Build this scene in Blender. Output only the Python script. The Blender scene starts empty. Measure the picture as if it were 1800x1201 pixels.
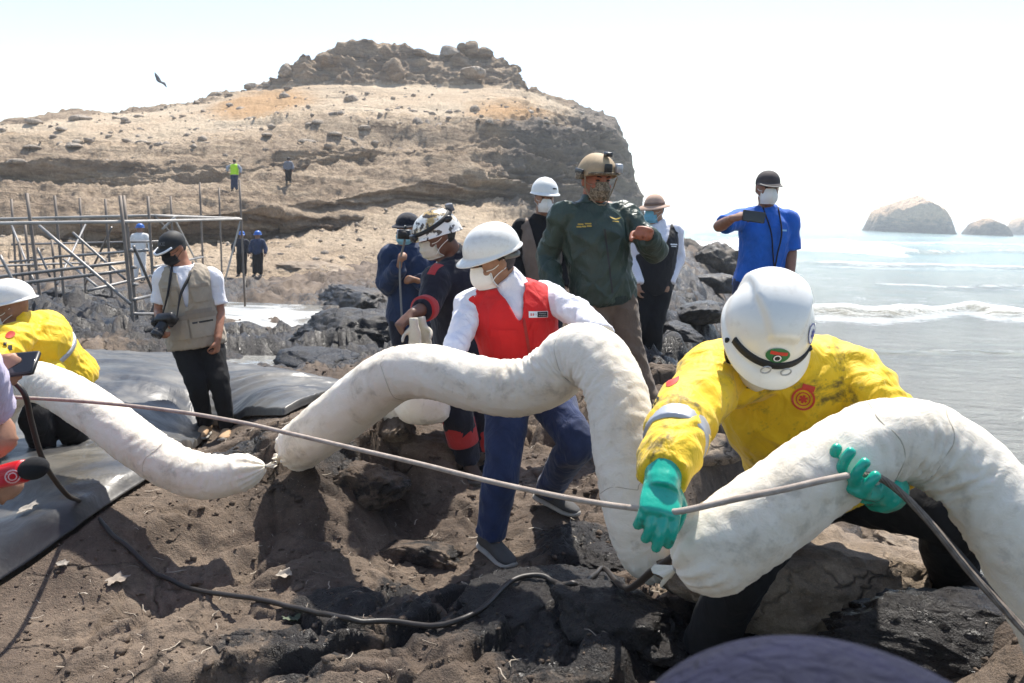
import bpy, bmesh, math, random
import numpy as np
from mathutils import Vector, Matrix, Quaternion
from mathutils.bvhtree import BVHTree

# ------------------------------------------------------------------ camera, sky, sun, exposure
SC = bpy.context.scene
COL = SC.collection
CAMZ = 1.75
F = 1400.0 / 1800.0                  # focal length in image widths
PITCH, ROLL = math.radians(9.37), math.radians(2.2)
_fw = Vector((0, math.cos(PITCH), -math.sin(PITCH)))
_rt0 = Vector((1, 0, 0)); _up0 = _rt0.cross(_fw)
_rt = _rt0 * math.cos(ROLL) + _up0 * math.sin(ROLL)
_up = _up0 * math.cos(ROLL) - _rt0 * math.sin(ROLL)
cam_d = bpy.data.cameras.new('camera'); cam = bpy.data.objects.new('camera', cam_d); COL.objects.link(cam)
cam_d.sensor_width = 36.0; cam_d.lens = 36.0 * F
cam_d.clip_start = 0.05; cam_d.clip_end = 9000
cam.matrix_world = Matrix(((_rt.x, _up.x, -_fw.x, 0), (_rt.y, _up.y, -_fw.y, 0), (_rt.z, _up.z, -_fw.z, CAMZ), (0, 0, 0, 1)))
cam_d.dof.use_dof = True; cam_d.dof.focus_distance = 3.4; cam_d.dof.aperture_fstop = 7.0
SC.camera = cam

SUN_EL, SUN_AZ = math.radians(60), math.radians(14)     # azimuth from +Y towards +X
world = bpy.data.worlds.new('World'); SC.world = world; world.use_nodes = True
_wn = world.node_tree.nodes; _wl = world.node_tree.links
_sky = _wn.new('ShaderNodeTexSky'); _sky.sky_type = 'NISHITA'; _sky.sun_disc = False
_sky.sun_elevation = SUN_EL; _sky.sun_rotation = SUN_AZ
_sky.air_density = 1.0; _sky.dust_density = 0.7; _sky.ozone_density = 1.0
_hs = _wn.new('ShaderNodeHueSaturation'); _hs.inputs['Saturation'].default_value = 0.95      # hazy coastal air: a paler sky
_wl.new(_sky.outputs[0], _hs.inputs['Color']); _wl.new(_hs.outputs[0], _wn['Background'].inputs[0]); _wn['Background'].inputs[1].default_value = 0.089
sun_d = bpy.data.lights.new('sun', 'SUN'); sun = bpy.data.objects.new('sun', sun_d); COL.objects.link(sun)
sun_d.energy = 3.4; sun_d.angle = math.radians(1.0); sun_d.color = (1.0, 0.95, 0.87)
SUNV = Vector((math.sin(SUN_AZ) * math.cos(SUN_EL), math.cos(SUN_AZ) * math.cos(SUN_EL), math.sin(SUN_EL)))
sun.rotation_euler = SUNV.to_track_quat('Z', 'Y').to_euler()
sun.location = (3, 6, 12)
SC.view_settings.view_transform = 'Standard'; SC.view_settings.look = 'None'
SC.view_settings.exposure = 1.38; SC.view_settings.gamma = 1.0; SC.view_settings.use_curve_mapping = False
SC.cycles.max_bounces = 6; SC.cycles.volume_bounces = 1

# ------------------------------------------------------------------ geometry helpers
def at(px, py, d):
    """world point seen at photo pixel (px, py), d metres along the view axis"""
    x = (px - 900) / 1400 * d; y = -(py - 600.5) / 1400 * d
    return _rt * x + _up * y + _fw * d + Vector((0, 0, CAMZ))
def atz(px, py, z):
    v = at(px, py, 1.0) - Vector((0, 0, CAMZ))
    return Vector((0, 0, CAMZ)) + v * ((z - CAMZ) / v.z)
A3 = lambda *v: np.array(v, float)
def nrm(v):
    v = np.asarray(v, float); return v / (np.linalg.norm(v) + 1e-12)

_rng = np.random.RandomState(7)
_perm = _rng.permutation(256); _perm = np.concatenate([_perm, _perm, _perm])
_grad = _rng.normal(size=(256, 3)); _grad /= np.linalg.norm(_grad, axis=1)[:, None]
def perlin(p):
    p = np.asarray(p, float); i = np.floor(p).astype(int); f = p - i; i &= 255
    u = f * f * f * (f * (f * 6 - 15) + 10)
    def g(dx, dy, dz):
        h = _perm[_perm[_perm[(i[:, 0] + dx) & 255] + ((i[:, 1] + dy) & 255)] + ((i[:, 2] + dz) & 255)]
        return _grad[h, 0] * (f[:, 0] - dx) + _grad[h, 1] * (f[:, 1] - dy) + _grad[h, 2] * (f[:, 2] - dz)
    def L(a, b, t): return a + (b - a) * t
    x00 = L(g(0,0,0), g(1,0,0), u[:, 0]); x10 = L(g(0,1,0), g(1,1,0), u[:, 0])
    x01 = L(g(0,0,1), g(1,0,1), u[:, 0]); x11 = L(g(0,1,1), g(1,1,1), u[:, 0])
    return L(L(x00, x10, u[:, 1]), L(x01, x11, u[:, 1]), u[:, 2]) * 1.5
def fbm(p, o=4, lac=2.03, gain=.5, kind=''):
    p = np.asarray(p, float); s = 0; a = 1.0; t = 0
    for k in range(o):
        n = perlin(p + 17.3 * k)
        if kind == 'ridge': n = 1 - 2 * np.abs(n)
        elif kind == 'billow': n = 2 * np.abs(n) - .5
        s = s + a * n; t += a; a *= gain; p = p * lac
    return s / t
def sstep(a, b, x):
    t = np.clip((x - a) / (b - a), 0, 1); return t * t * (3 - 2 * t)

def mesh_from(name, V, Fc, mat=None, smooth=True):
    m = bpy.data.meshes.new(name)
    V = np.asarray(V, np.float32)
    if isinstance(Fc, np.ndarray):
        n, k = Fc.shape
        m.vertices.add(len(V)); m.vertices.foreach_set('co', V.ravel())
        m.loops.add(n * k); m.loops.foreach_set('vertex_index', Fc.astype(np.int32).ravel())
        m.polygons.add(n); m.polygons.foreach_set('loop_start', np.arange(0, n * k, k, dtype=np.int32))
        m.update(calc_edges=True)
    else:
        m.from_pydata([tuple(map(float, v)) for v in V], [], [tuple(int(i) for i in f) for f in Fc])
    if smooth: m.polygons.foreach_set('use_smooth', np.ones(len(m.polygons), bool))
    if mat: m.materials.append(mat)
    return m
def link(name, mesh, parent=None):
    o = bpy.data.objects.new(name, mesh); COL.objects.link(o)
    if parent is not None: o.parent = parent
    return o
ORI = {}
def thing(name, label, cat, loc=(0, 0, 0), group=None):
    o = bpy.data.objects.new(name, None); COL.objects.link(o); o.empty_display_size = .1
    o.location = loc; o['label'] = label; o['category'] = cat
    if group: o['group'] = group
    ORI[o.name] = np.array(loc, float)
    return o
def org(o):
    s = np.zeros(3)
    while o is not None:
        s = s + ORI.get(o.name, np.zeros(3)); o = o.parent
    return s
def part(name, V, Fc, mat, parent, smooth=True):
    """V in world coordinates"""
    return link(name, mesh_from(name, np.asarray(V, float) - org(parent), Fc, mat, smooth), parent)
def solo(name, V, Fc, mat, label, cat, group=None, smooth=True):
    """a thing that is one mesh, origin at its base"""
    V = np.asarray(V, float); b = V.mean(0); b[2] = V[:, 2].min()
    o = link(name, mesh_from(name, V - b, Fc, mat, smooth)); o.location = b; ORI[o.name] = b
    o['label'] = label; o['category'] = cat
    if group: o['group'] = group
    return o
def gridfaces(nu, nv, wrap=False):
    """vertex index = i*nv + j, i in nu rows"""
    i, j = np.meshgrid(np.arange(nu - 1), np.arange(nv if wrap else nv - 1), indexing='ij')
    i = i.ravel(); j = j.ravel(); j2 = (j + 1) % nv
    return np.stack([i * nv + j, i * nv + j2, (i + 1) * nv + j2, (i + 1) * nv + j], 1)

# ------------------------------------------------------------------ materials
def _sock(n, *names):
    for k in names:
        if k in n.inputs: return n.inputs[k]
class NT:
    def __init__(s, name):
        s.m = bpy.data.materials.new(name); s.m.use_nodes = True
        s.t = s.m.node_tree; s.b = s.t.nodes['Principled BSDF']
        s.co = s.t.nodes.new('ShaderNodeTexCoord').outputs['Object']
        s.ge = None
    def n(s, typ, **kw):
        x = s.t.nodes.new(typ)
        for k, v in kw.items(): setattr(x, k, v)
        return x
    def l(s, a, b): s.t.links.new(a, b)
    def geo(s, out):
        if s.ge is None: s.ge = s.n('ShaderNodeNewGeometry')
        return s.ge.outputs[out]
    def val(s, v, sock):
        if isinstance(v, (int, float)): sock.default_value = v
        elif isinstance(v, (tuple, list)):
            sock.default_value = tuple(v) + ((1,) if len(v) == 3 and len(sock.default_value) == 4 else ())
        else: s.l(v, sock)
    def mapv(s, scale=(1, 1, 1), rot=(0, 0, 0), loc=(0, 0, 0), co=None):
        x = s.n('ShaderNodeMapping'); s.l(co or s.co, x.inputs[0])
        x.inputs['Scale'].default_value = scale; x.inputs['Rotation'].default_value = rot; x.inputs['Location'].default_value = loc
        return x.outputs[0]
    def noise(s, scale, detail=5, rough=.55, co=None, dist=0, col=False):
        x = s.n('ShaderNodeTexNoise'); s.l(co or s.co, x.inputs['Vector'])
        x.inputs['Scale'].default_value = scale; x.inputs['Detail'].default_value = detail
        x.inputs['Roughness'].default_value = rough; x.inputs['Distortion'].default_value = dist
        return x.outputs['Color' if col else 'Fac']
    def vor(s, scale, feat='F1', co=None, rnd=1):
        x = s.n('ShaderNodeTexVoronoi'); x.feature = feat; s.l(co or s.co, x.inputs['Vector'])
        x.inputs['Scale'].default_value = scale; x.inputs['Randomness'].default_value = rnd
        return x.outputs['Distance']
    def ramp(s, fac, stops, interp='LINEAR'):
        x = s.n('ShaderNodeValToRGB'); s.l(fac, x.inputs[0]); r = x.color_ramp; r.interpolation = interp
        while len(r.elements) < len(stops): r.elements.new(.5)
        for e, (p, c) in zip(r.elements, stops):
            e.position = p
            if isinstance(c, (int, float)): c = (c, c, c)
            e.color = tuple(c) + (1,)
        return x.outputs[0]
    def mix(s, fac, a, b, mode='MIX'):
        x = s.n('ShaderNodeMix', data_type='RGBA', blend_type=mode)
        s.val(fac, x.inputs[0]); s.val(a, x.inputs[6]); s.val(b, x.inputs[7]); return x.outputs[2]
    def math(s, op, a, b=0.0, clamp=False):
        x = s.n('ShaderNodeMath', operation=op, use_clamp=clamp); s.val(a, x.inputs[0]); s.val(b, x.inputs[1]); return x.outputs[0]
    def sep(s, v):
        x = s.n('ShaderNodeSeparateXYZ'); s.l(v, x.inputs[0]); return x.outputs
    def attr(s, name):
        x = s.n('ShaderNodeAttribute', attribute_name=name); return x.outputs['Fac']
    def bump(s, h, strength=.4, dist=.02, normal=None):
        x = s.n('ShaderNodeBump'); s.val(h, x.inputs['Height']); x.inputs['Strength'].default_value = strength
        x.inputs['Distance'].default_value = dist
        if normal is not None: s.l(normal, x.inputs['Normal'])
        s.l(x.outputs[0], s.b.inputs['Normal']); return x.outputs[0]
    def set(s, color=None, rough=None, metal=None, spec=None, sub=None, trans=None, coat=None, sheen=None):
        if color is not None: s.val(color, s.b.inputs['Base Color'])
        if rough is not None: s.val(rough, s.b.inputs['Roughness'])
        if metal is not None: s.val(metal, s.b.inputs['Metallic'])
        if spec is not None: s.val(spec, s.b.inputs['Specular IOR Level'])
        if sub is not None: s.val(sub, s.b.inputs['Subsurface Weight'])
        if coat is not None: s.val(coat, s.b.inputs['Coat Weight'])
        if sheen is not None: s.val(sheen, s.b.inputs['Sheen Weight'])
        return s
MATS = {}
def cloth(name, col, rough=.85, var=.25, wr=.35, stain=None, stain_amt=.5, sheen=0.15, scale=1.0):
    if name in MATS: return MATS[name]
    s = NT(name); c = np.array(col)
    n1 = s.noise(9 * scale, 4); base = s.mix(s.ramp(n1, [(.3, 0), (.7, 1)]), tuple(c * (1 - var)), tuple(np.minimum(c * (1 + var * .6), .9)))
    if stain is not None:
        a = s.noise(7 * scale, 6, .7, dist=.6); b = s.noise(38 * scale, 4, .7)
        k = s.ramp(s.math('ADD', s.math('MULTIPLY', a, .72), s.math('MULTIPLY', b, .3)), [(.60 - stain_amt * .1, 0), (.70 - stain_amt * .08, 1)])
        base = s.mix(s.math('MULTIPLY', k, .85), base, stain)
    s.set(base, rough, sheen=sheen, spec=.3)
    w = s.noise(16 * scale, 3, .5, co=s.mapv((1, 1, .55), (0.3, .2, 0)), dist=.8); f = s.noise(260, 2)
    s.bump(s.math('ADD', s.math('MULTIPLY', w, 1.0), s.math('MULTIPLY', f, .05)), wr, .03)
    MATS[name] = s.m; return s.m
def plain(name, col, rough=.5, metal=0, spec=.5, var=.12, scale=20, bump=.05, coat=None):
    if name in MATS: return MATS[name]
    s = NT(name); c = np.array(col); n1 = s.noise(scale, 5, .6)
    s.set(s.mix(s.ramp(n1, [(.3, 0), (.7, 1)]), tuple(c * (1 - var)), tuple(np.minimum(c * (1 + var), .92))), rough, metal, spec, coat=coat)
    if bump: s.bump(s.noise(scale * 4, 3), bump, .01)
    MATS[name] = s.m; return s.m
# ------------------------------------------------------------------ rock and sand materials
def rock_mat(name, cols, oil=True, scale=1.0, sandy=None, bumpd=.03, wet=.0, crack=True):
    s = NT(name)
    big = s.noise(1.1 * scale, 6, .6); mid = s.noise(6 * scale, 6, .65, dist=.4); fine = s.noise(34 * scale, 5, .7); grit = s.noise(150 * scale, 3, .7)
    c = s.ramp(big, [(.28, cols[0]), (.45, cols[1]), (.58, cols[2]), (.74, cols[3])])
    c = s.mix(.75, c, s.ramp(mid, [(.25, .35), (.5, .5), (.75, .72)]), 'OVERLAY')
    c = s.mix(.6, c, s.ramp(fine, [(.3, .3), (.5, .5), (.7, .72)]), 'OVERLAY')
    c = s.mix(.45, c, s.ramp(grit, [(.3, .3), (.5, .5), (.72, .8)]), 'OVERLAY')
    if sandy is not None:
        nz = s.sep(s.geo('Normal'))[2]
        k = s.math('MULTIPLY', s.ramp(s.math('ADD', nz, s.math('MULTIPLY', s.math('SUBTRACT', mid, .5), .5)), [(.62, 0), (.9, 1)]), .85)
        c = s.mix(k, c, sandy)
    fl = s.ramp(s.noise(75 * scale, 3, .8), [(.66, 0), (.72, 1)]); c = s.mix(s.math('MULTIPLY', fl, .55), c, tuple(min(.5, v * 2.0) for v in cols[3]))
    rough = s.ramp(fine, [(.3, .72 - wet), (.7, .95 - wet)])
    if crack:
        wv = s.n('ShaderNodeVectorMath', operation='ADD'); s.l(s.co, wv.inputs[0]); nc = s.n('ShaderNodeVectorMath', operation='SCALE'); s.l(s.noise(2.2 * scale, 4, .6, col=True), nc.inputs[0]); nc.inputs['Scale'].default_value = .55; s.l(nc.outputs[0], wv.inputs[1])
        ck = s.ramp(s.vor(1.9 * scale, 'DISTANCE_TO_EDGE', co=wv.outputs[0]), [(.0, 0), (.035, 1)]); ckm = s.mix(s.ramp(s.noise(1.4 * scale, 3), [(.42, 0), (.6, 1)]), (1, 1, 1), ck)
        c = s.mix(1.0, c, s.mix(.65, (1, 1, 1), ckm), 'MULTIPLY')
    if oil:
        o = s.attr('oil')  # on the ground mesh: crude and painted shadow together
        edge = s.math('ADD', o, s.math('ADD', s.math('MULTIPLY', s.math('SUBTRACT', mid, .5), .95), s.math('MULTIPLY', s.math('SUBTRACT', fine, .5), .55)))
        k = s.ramp(edge, [(.34, 0), (.54, 1)])
        c = s.mix(s.math('MULTIPLY', k, .93), c, s.mix(s.ramp(grit, [(.4, 0), (.7, 1)]), (.006, .006, .007), (.022, .021, .021)))
        rough = s.mix(k, rough, s.ramp(fine, [(.36, .20), (.64, .62)]))
    h = s.math('ADD', s.math('MULTIPLY', mid, 1.0), s.math('ADD', s.math('MULTIPLY', fine, .5), s.math('MULTIPLY', grit, .34)))
    if crack: h = s.math('ADD', h, s.math('MULTIPLY', ckm, .7))
    s.set(c, rough, spec=.3); s.bump(h, 1.0, bumpd)
    MATS[name] = s.m; return s

# ------------------------------------------------------------------ ground: smooth surface through measured points + relief
SEA = -1.6
_cp = []          # x, y, z
def cpz(px, py, z): _cp.append(tuple(atz(px, py, z)))
def cpd(px, py, d): _cp.append(tuple(at(px, py, d)))
def cpw(x, y, z): _cp.append((x, y, z))
FEET = []         # places kept level for feet
def foot(px, py, d):
    p = at(px, py, d); _cp.append(tuple(p)); FEET.append((p.x, p.y)); return p
for px, py, z in [(0,1201,-.02),(300,1201,0),(600,1201,.06),(850,1201,.14),(-150,1150,.0),(300,1050,.03),(480,1050,.05),(120,1060,.05),
                  (600,1050,.05),(760,1030,.04),(690,900,.06),(1060,800,.12),(1080,950,.12),(1230,860,.2),(1220,720,.16),
                  (1330,1000,.36),(1420,1050,.38),(1500,1000,.35),(1560,1020,.28),(1500,930,.31),(1590,965,.25),(1440,905,.28),
                  (90,560,-.15),(180,600,-.25),(250,560,-.55),(620,640,-.1),(560,610,-.4),(700,600,-.25),(480,590,-1.35),(430,570,-1.45),(520,556,-1.4),(620,575,-1.35),(490,655,-.12),
                  (420,500,-1.25),(560,500,-1.0),(700,500,-.7),(640,450,-.8),(250,510,-1.3),(50,520,-1.2),(850,480,-.5),
                  (1190,660,.2),(1210,600,.12),(1225,550,-.1),(1235,500,-.2),(1245,460,-.1),(1215,430,-.2),(1100,430,-.5),(1270,640,-.2)]:
    cpz(px, py, z)
for px, py, d in [(245,862,4.0),(130,940,3.6),(0,1030,3.4),(-200,1150,3.0),(200,800,4.6),(50,700,6.2),(300,700,6.6),(450,700,6.5),(560,700,6.5),(300,645,8.0),(100,640,8.0),(-150,700,6.0),(420,650,8.0),
                  (480,950,3.8),(440,850,4.1),(510,812,4.25),(620,800,4.3),(690,770,4.5),(740,790,4.5),(600,900,3.95),(340,800,4.7),(370,950,3.75)]:
    cpd(px, py, d)
for d in (7, 10, 16, 26, 40):                       # sea bed right of the shore
    for px in (1420, 1700, 2100): cpd(px, 600, d); _cp[-1] = (_cp[-1][0], _cp[-1][1], -2.6 - .05 * d)
for x, y, z in [(0, .7, .1), (-1.5, .9, 0), (1.2, .8, .2), (2.6, 2.2, .1), (2.2, 2.9, .15), (1.5, 3.9, -.3), (1.7, 4.8, -2.0), (2.6, 3.8, -2.1), (4.5, 3.5, -2.4), (4, 1.5, -1.2), (6, 2, -2.6), (-3, 1.5, -.1), (-6, 4, -.3), (-9, 8, -.5), (1.25, 4.6, -.3)]:
    cpw(x, y, z)
# feet of the people
foot(868, 985, 3.75); foot(985, 893, 4.12); foot(1140, 722, 5.3); foot(1070, 735, 5.4); foot(826, 838, 4.6); foot(850, 845, 4.75)
foot(390, 779, 6.4); foot(350, 772, 6.5); foot(1235, 1180, 2.62); foot(1690, 1080, 2.78); foot(1148, 652, 7.5); foot(1112, 648, 7.6)
foot(90, 812, 4.75); foot(130, 803, 4.95)
for _x in (1318, 1342, 1370):
    _bm = at(_x, 640, 5.93); cpw(_bm.x, _bm.y, .40); FEET.append((_bm.x, _bm.y))
_bm = at(955, 640, 6.8); cpw(_bm.x, _bm.y, .12)
_bm = at(715, 640, 6.3); cpw(_bm.x, _bm.y, -.02)
CP = np.array(_cp)
def _uv(x, y):
    y = np.maximum(y, .25); return np.stack([1.6 * x / (y + 1.0), np.log(y + .6)], -1)
def _tps(r): return np.where(r > 1e-9, r * r * np.log(np.maximum(r, 1e-9)), 0)
_q = _uv(CP[:, 0], CP[:, 1]); _n = len(_q)
_K = _tps(np.linalg.norm(_q[:, None] - _q[None], axis=2)) + 2e-3 * np.eye(_n)
_Pm = np.concatenate([np.ones((_n, 1)), _q], 1)
_sol = np.linalg.solve(np.block([[_K, _Pm], [_Pm.T, np.zeros((3, 3))]]), np.concatenate([CP[:, 2], np.zeros(3)]))
def ground_base(x, y):
    x = np.asarray(x, float); y = np.asarray(y, float); q = _uv(x, y); out = np.empty(len(x))
    for a in range(0, len(x), 20000):
        qq = q[a:a + 20000]
        out[a:a + 20000] = _tps(np.linalg.norm(qq[:, None] - _q[None], axis=2)) @ _sol[:_n] + np.concatenate([np.ones((len(qq), 1)), qq], 1) @ _sol[_n:]
    return np.clip(out, -4, 2.5)
SHEET_NEAR = [(-260, 1190), (0, 1030), (130, 940), (245, 862), (300, 822), (345, 790), (365, 748), (430, 740), (500, 735), (560, 712), (605, 690)]
SHEET_FAR = [(-260, 640), (0, 632), (100, 629), (200, 628), (290, 632), (345, 640), (400, 648), (450, 656), (500, 664), (550, 676), (600, 684)]
def hit_ground(px, py, fn=None, d0=1.6, d1=45):
    ds = d0 * (d1 / d0) ** np.linspace(0, 1, 500); P = np.array([tuple(at(px, py, d)) for d in ds])
    below = P[:, 2] < (fn or ground_base)(P[:, 0], P[:, 1]); return P[np.argmax(below)] if below.any() else P[-1]
_sp = np.array([hit_ground(px, py)[:2] for px, py in SHEET_NEAR] + [hit_ground(px, py)[:2] for px, py in SHEET_FAR[::-1]])
def in_poly(x, y, P):
    c = np.zeros(len(x), bool); j = len(P) - 1
    for i in range(len(P)):
        xi, yi = P[i]; xj, yj = P[j]
        c ^= ((yi > y) != (yj > y)) & (x < (xj - xi) * (y - yi) / (yj - yi + 1e-12) + xi); j = i
    return c
def poly_dist(x, y, P):
    d = np.full(len(x), 1e9)
    for i in range(len(P)):
        a = P[i]; b = P[(i + 1) % len(P)]; ab = b - a
        t = np.clip(((x - a[0]) * ab[0] + (y - a[1]) * ab[1]) / (ab @ ab), 0, 1)
        d = np.minimum(d, np.hypot(x - a[0] - t * ab[0], y - a[1] - t * ab[1]))
    return d
OIL_SHADOW_SPOTS = [  # px, py, z, radius m, strength : black crude on the rock, plus cast shadows painted as black spots
    (950,1110,.2,.34,1.2),(1060,1140,.25,.22,1.1),(880,1150,.2,.2,.8),(1010,985,.12,.22,1.0),(1080,1000,.12,.2,1.0),(1560,1120,.3,.35,1.1),(1720,1130,.25,.5,1.3),(1660,1090,.3,.3,.9),(430,1190,0,.25,.5),
    (820,1060,.08,.2,.7),(740,1150,.1,.2,.7),(1010,1180,.2,.3,1.1),(600,890,.15,.2,.6),(1290,1130,.3,.25,.6),(1480,1150,.35,.3,1.0),(600,1130,.05,.25,.9),(560,1180,.05,.25,.8),(330,890,0,.3,.8),(420,890,0,.25,.7),(640,830,.05,.3,.5),(700,1060,.02,.12,.7),  # some spots in this row are cast shadow put into the ground colour
    (90,540,-.3,2.2,1.1),(160,590,-.5,1.6,1.1),(230,600,-.5,1.5,1.1),(130,615,-.4,1.3,1.1),(380,620,-.4,1.2,1.1),(580,630,-.35,1.5,1.2),(650,640,-.3,1.4,1.2),(700,590,-.35,1.6,1.2),(560,590,-.6,1.2,1.0),(660,560,-.9,2.5,.85),(460,560,-1.3,1.6,.5),(420,640,-.35,.8,1.0),
    (300,520,-1.2,3,.7),(50,500,-1.1,3,.5),(1200,640,.18,.7,.8),(1215,560,0,1.1,.8),(1235,520,-.1,1.5,.8),(1160,600,.2,.8,.6),(1200,690,.15,.4,.6),(1240,480,-.2,2.0,.6),(1215,620,.15,1.0,1.0),(1240,570,0,1.6,.95),(1225,510,-.1,2.2,.8),(1180,680,.2,.6,.9),(1255,610,-.1,1.0,1.0),(1150,560,.1,1.2,.7),(560,540,-1.2,2.5,.5)]
def oil_shadow_at(x, y):
    o = np.zeros_like(x)
    for px, py, z, r, s_ in OIL_SHADOW_SPOTS:
        p = atz(px, py, z); sy = max(r, r * .06 * p.y + r * .7)
        o = np.maximum(o, s_ * np.exp(-(((x - p.x) / r) ** 2 + ((y - p.y) / (sy * 1.2)) ** 2)))
    return np.clip(o, 0, 1.2)

def worley(x, y, seed=0):
    """broken blocks: a random height and tilt for each cell, and the distance to its edge"""
    ix = np.floor(x).astype(int); iy = np.floor(y).astype(int)
    d1 = np.full(len(x), 9.); d2 = np.full(len(x), 9.); hv = np.zeros(len(x))
    for dx in (-1, 0, 1):
        for dy in (-1, 0, 1):
            a = _perm[_perm[(ix + dx + seed * 31) & 255] + ((iy + dy) & 255)]; b = _perm[(a + 57) & 255]; c = _perm[(b + 91) & 255]
            ex = x - (ix + dx + .1 + .8 * a / 255.); ey = y - (iy + dy + .1 + .8 * b / 255.); d = np.hypot(ex, ey)
            h = c / 255. - .5 + ((a * 7 % 64) / 64. - .5) * ex * .9 + ((b * 5 % 64) / 64. - .5) * ey * .9
            m1 = d < d1; d2 = np.where(m1, d1, np.minimum(d2, d)); hv = np.where(m1, h, hv); d1 = np.where(m1, d, d1)
    return hv, d2 - d1
def relief(x, y):
    p = np.stack([x, y, np.zeros_like(x)], 1); r = np.hypot(x, y)
    w = p + .30 * np.stack([fbm(p * 1.5, 3), fbm(p * 1.5 + 40, 3), np.zeros_like(x)], 1)
    w += .05 * np.stack([fbm(p * 7, 3), fbm(p * 7 + 40, 3), np.zeros_like(x)], 1)
    ax, ay = w[:, 0] * .9 + w[:, 1] * .42, (-w[:, 0] * .42 + w[:, 1] * .9)
    h1, e1 = worley(ax * .75, ay * 1.5, 1); h2, e2 = worley(ax * 2.0 + 5, ay * 3.4, 2); h3, e3 = worley(ax * 6, ay * 8, 3)
    fz = sstep(6, 10, r); k1 = (.45 + .55 * sstep(0, .12, e1)) * (1 - fz) + fz * sstep(0, .5, e1); blocks = h1 * .26 * k1 + h2 * .11 * (.4 + .6 * sstep(0, .15, e2)) + h3 * .03 * sstep(0, .3, e3) - .05 * (1 - sstep(0, .12, e1)) - .03 * (1 - sstep(0, .12, e2))
    rot = np.stack([ax, ay * 2.0, 0 * x], 1)
    big = fbm(rot * .5, 3, kind='ridge') * .07
    lump = fbm(w * 2.6, 4, kind='billow') * .060 + fbm(w * 6.5 + 3, 3, kind='ridge', gain=.6) * .030 - .045 * sstep(.18, .5, fbm(w * 3.7 + 11, 3))
    ol = oil_shadow_at(x, y); lump = lump + np.clip(ol, 0, 1) * (fbm(w * 7 + 61, 4, kind='ridge', gain=.62) * .050 + .02)
    fine = fbm(p * 13, 5, gain=.64) * .024
    rocky = sstep(-1.55, -.75, x / np.maximum(y, .4) * 2.0 + .6 * fbm(p * .8 + 5, 2) + .28 * (y - 3.2))    # soil at lower left is smoother
    far = np.clip(r / 5, .85, 1.5)
    h = (big + blocks * (.55 + .75 * sstep(-.35, .25, fbm(p * .6 + 77, 2))) + lump) * (.16 + .84 * rocky) * far + fine * np.clip(r / 5, .8, 1.8)
    damp = np.ones_like(x)
    for fx, fy in FEET: damp *= 1 - .9 * np.exp(-((x - fx) ** 2 + (y - fy) ** 2) / (.22 * .22))
    ins = in_poly(x, y, _sp); dd = poly_dist(x, y, _sp)
    sd = np.where(ins, sstep(0, .25, dd), 0); sh = np.where(ins, 1 - sd, sstep(0, .5, dd))
    damp = damp * np.where(ins, .04, .1 + .9 * sstep(0, .6, dd))
    return h * damp - .05 * np.where(ins, 1, 0)
def ground_h(x, y):
    x = np.atleast_1d(np.asarray(x, float)); y = np.atleast_1d(np.asarray(y, float)); return ground_base(x, y) + relief(x, y)
def gz(x, y): return float(ground_h([x], [y])[0])

M_ground = rock_mat('shore_rock', [(.048,.036,.028), (.105,.077,.057), (.160,.121,.089), (.245,.19,.142)], bumpd=.028)
def build_ground():
    y = np.concatenate([np.geomspace(.45, 1.9, 36)[:-1], np.geomspace(1.9, 7.0, 350)[:-1], np.geomspace(7.0, 48, 190)]); nu, nv = 500, len(y)
    u = np.linspace(-1, 1, nu); U = np.sign(u) * np.abs(u) ** 1.15
    X = np.outer(y, U) * 0; Y = np.repeat(y[:, None], nu, 1)
    X = U[None, :] * (.85 * y[:, None] + 1.0)
    x = X.ravel(); yy = Y.ravel(); z = ground_h(x, yy)
    V = np.stack([x, yy, z], 1)
    m = mesh_from('ground', V, gridfaces(nv, nu)[:, ::-1].copy(), M_ground.m)
    a = m.attributes.new('oil', 'FLOAT', 'POINT'); a.data.foreach_set('value', oil_shadow_at(x, yy).astype(np.float32))  # crude mask, with the painted shadow spots in it
    o = link('ground', m); o['kind'] = 'structure'; return o
build_ground()

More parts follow.
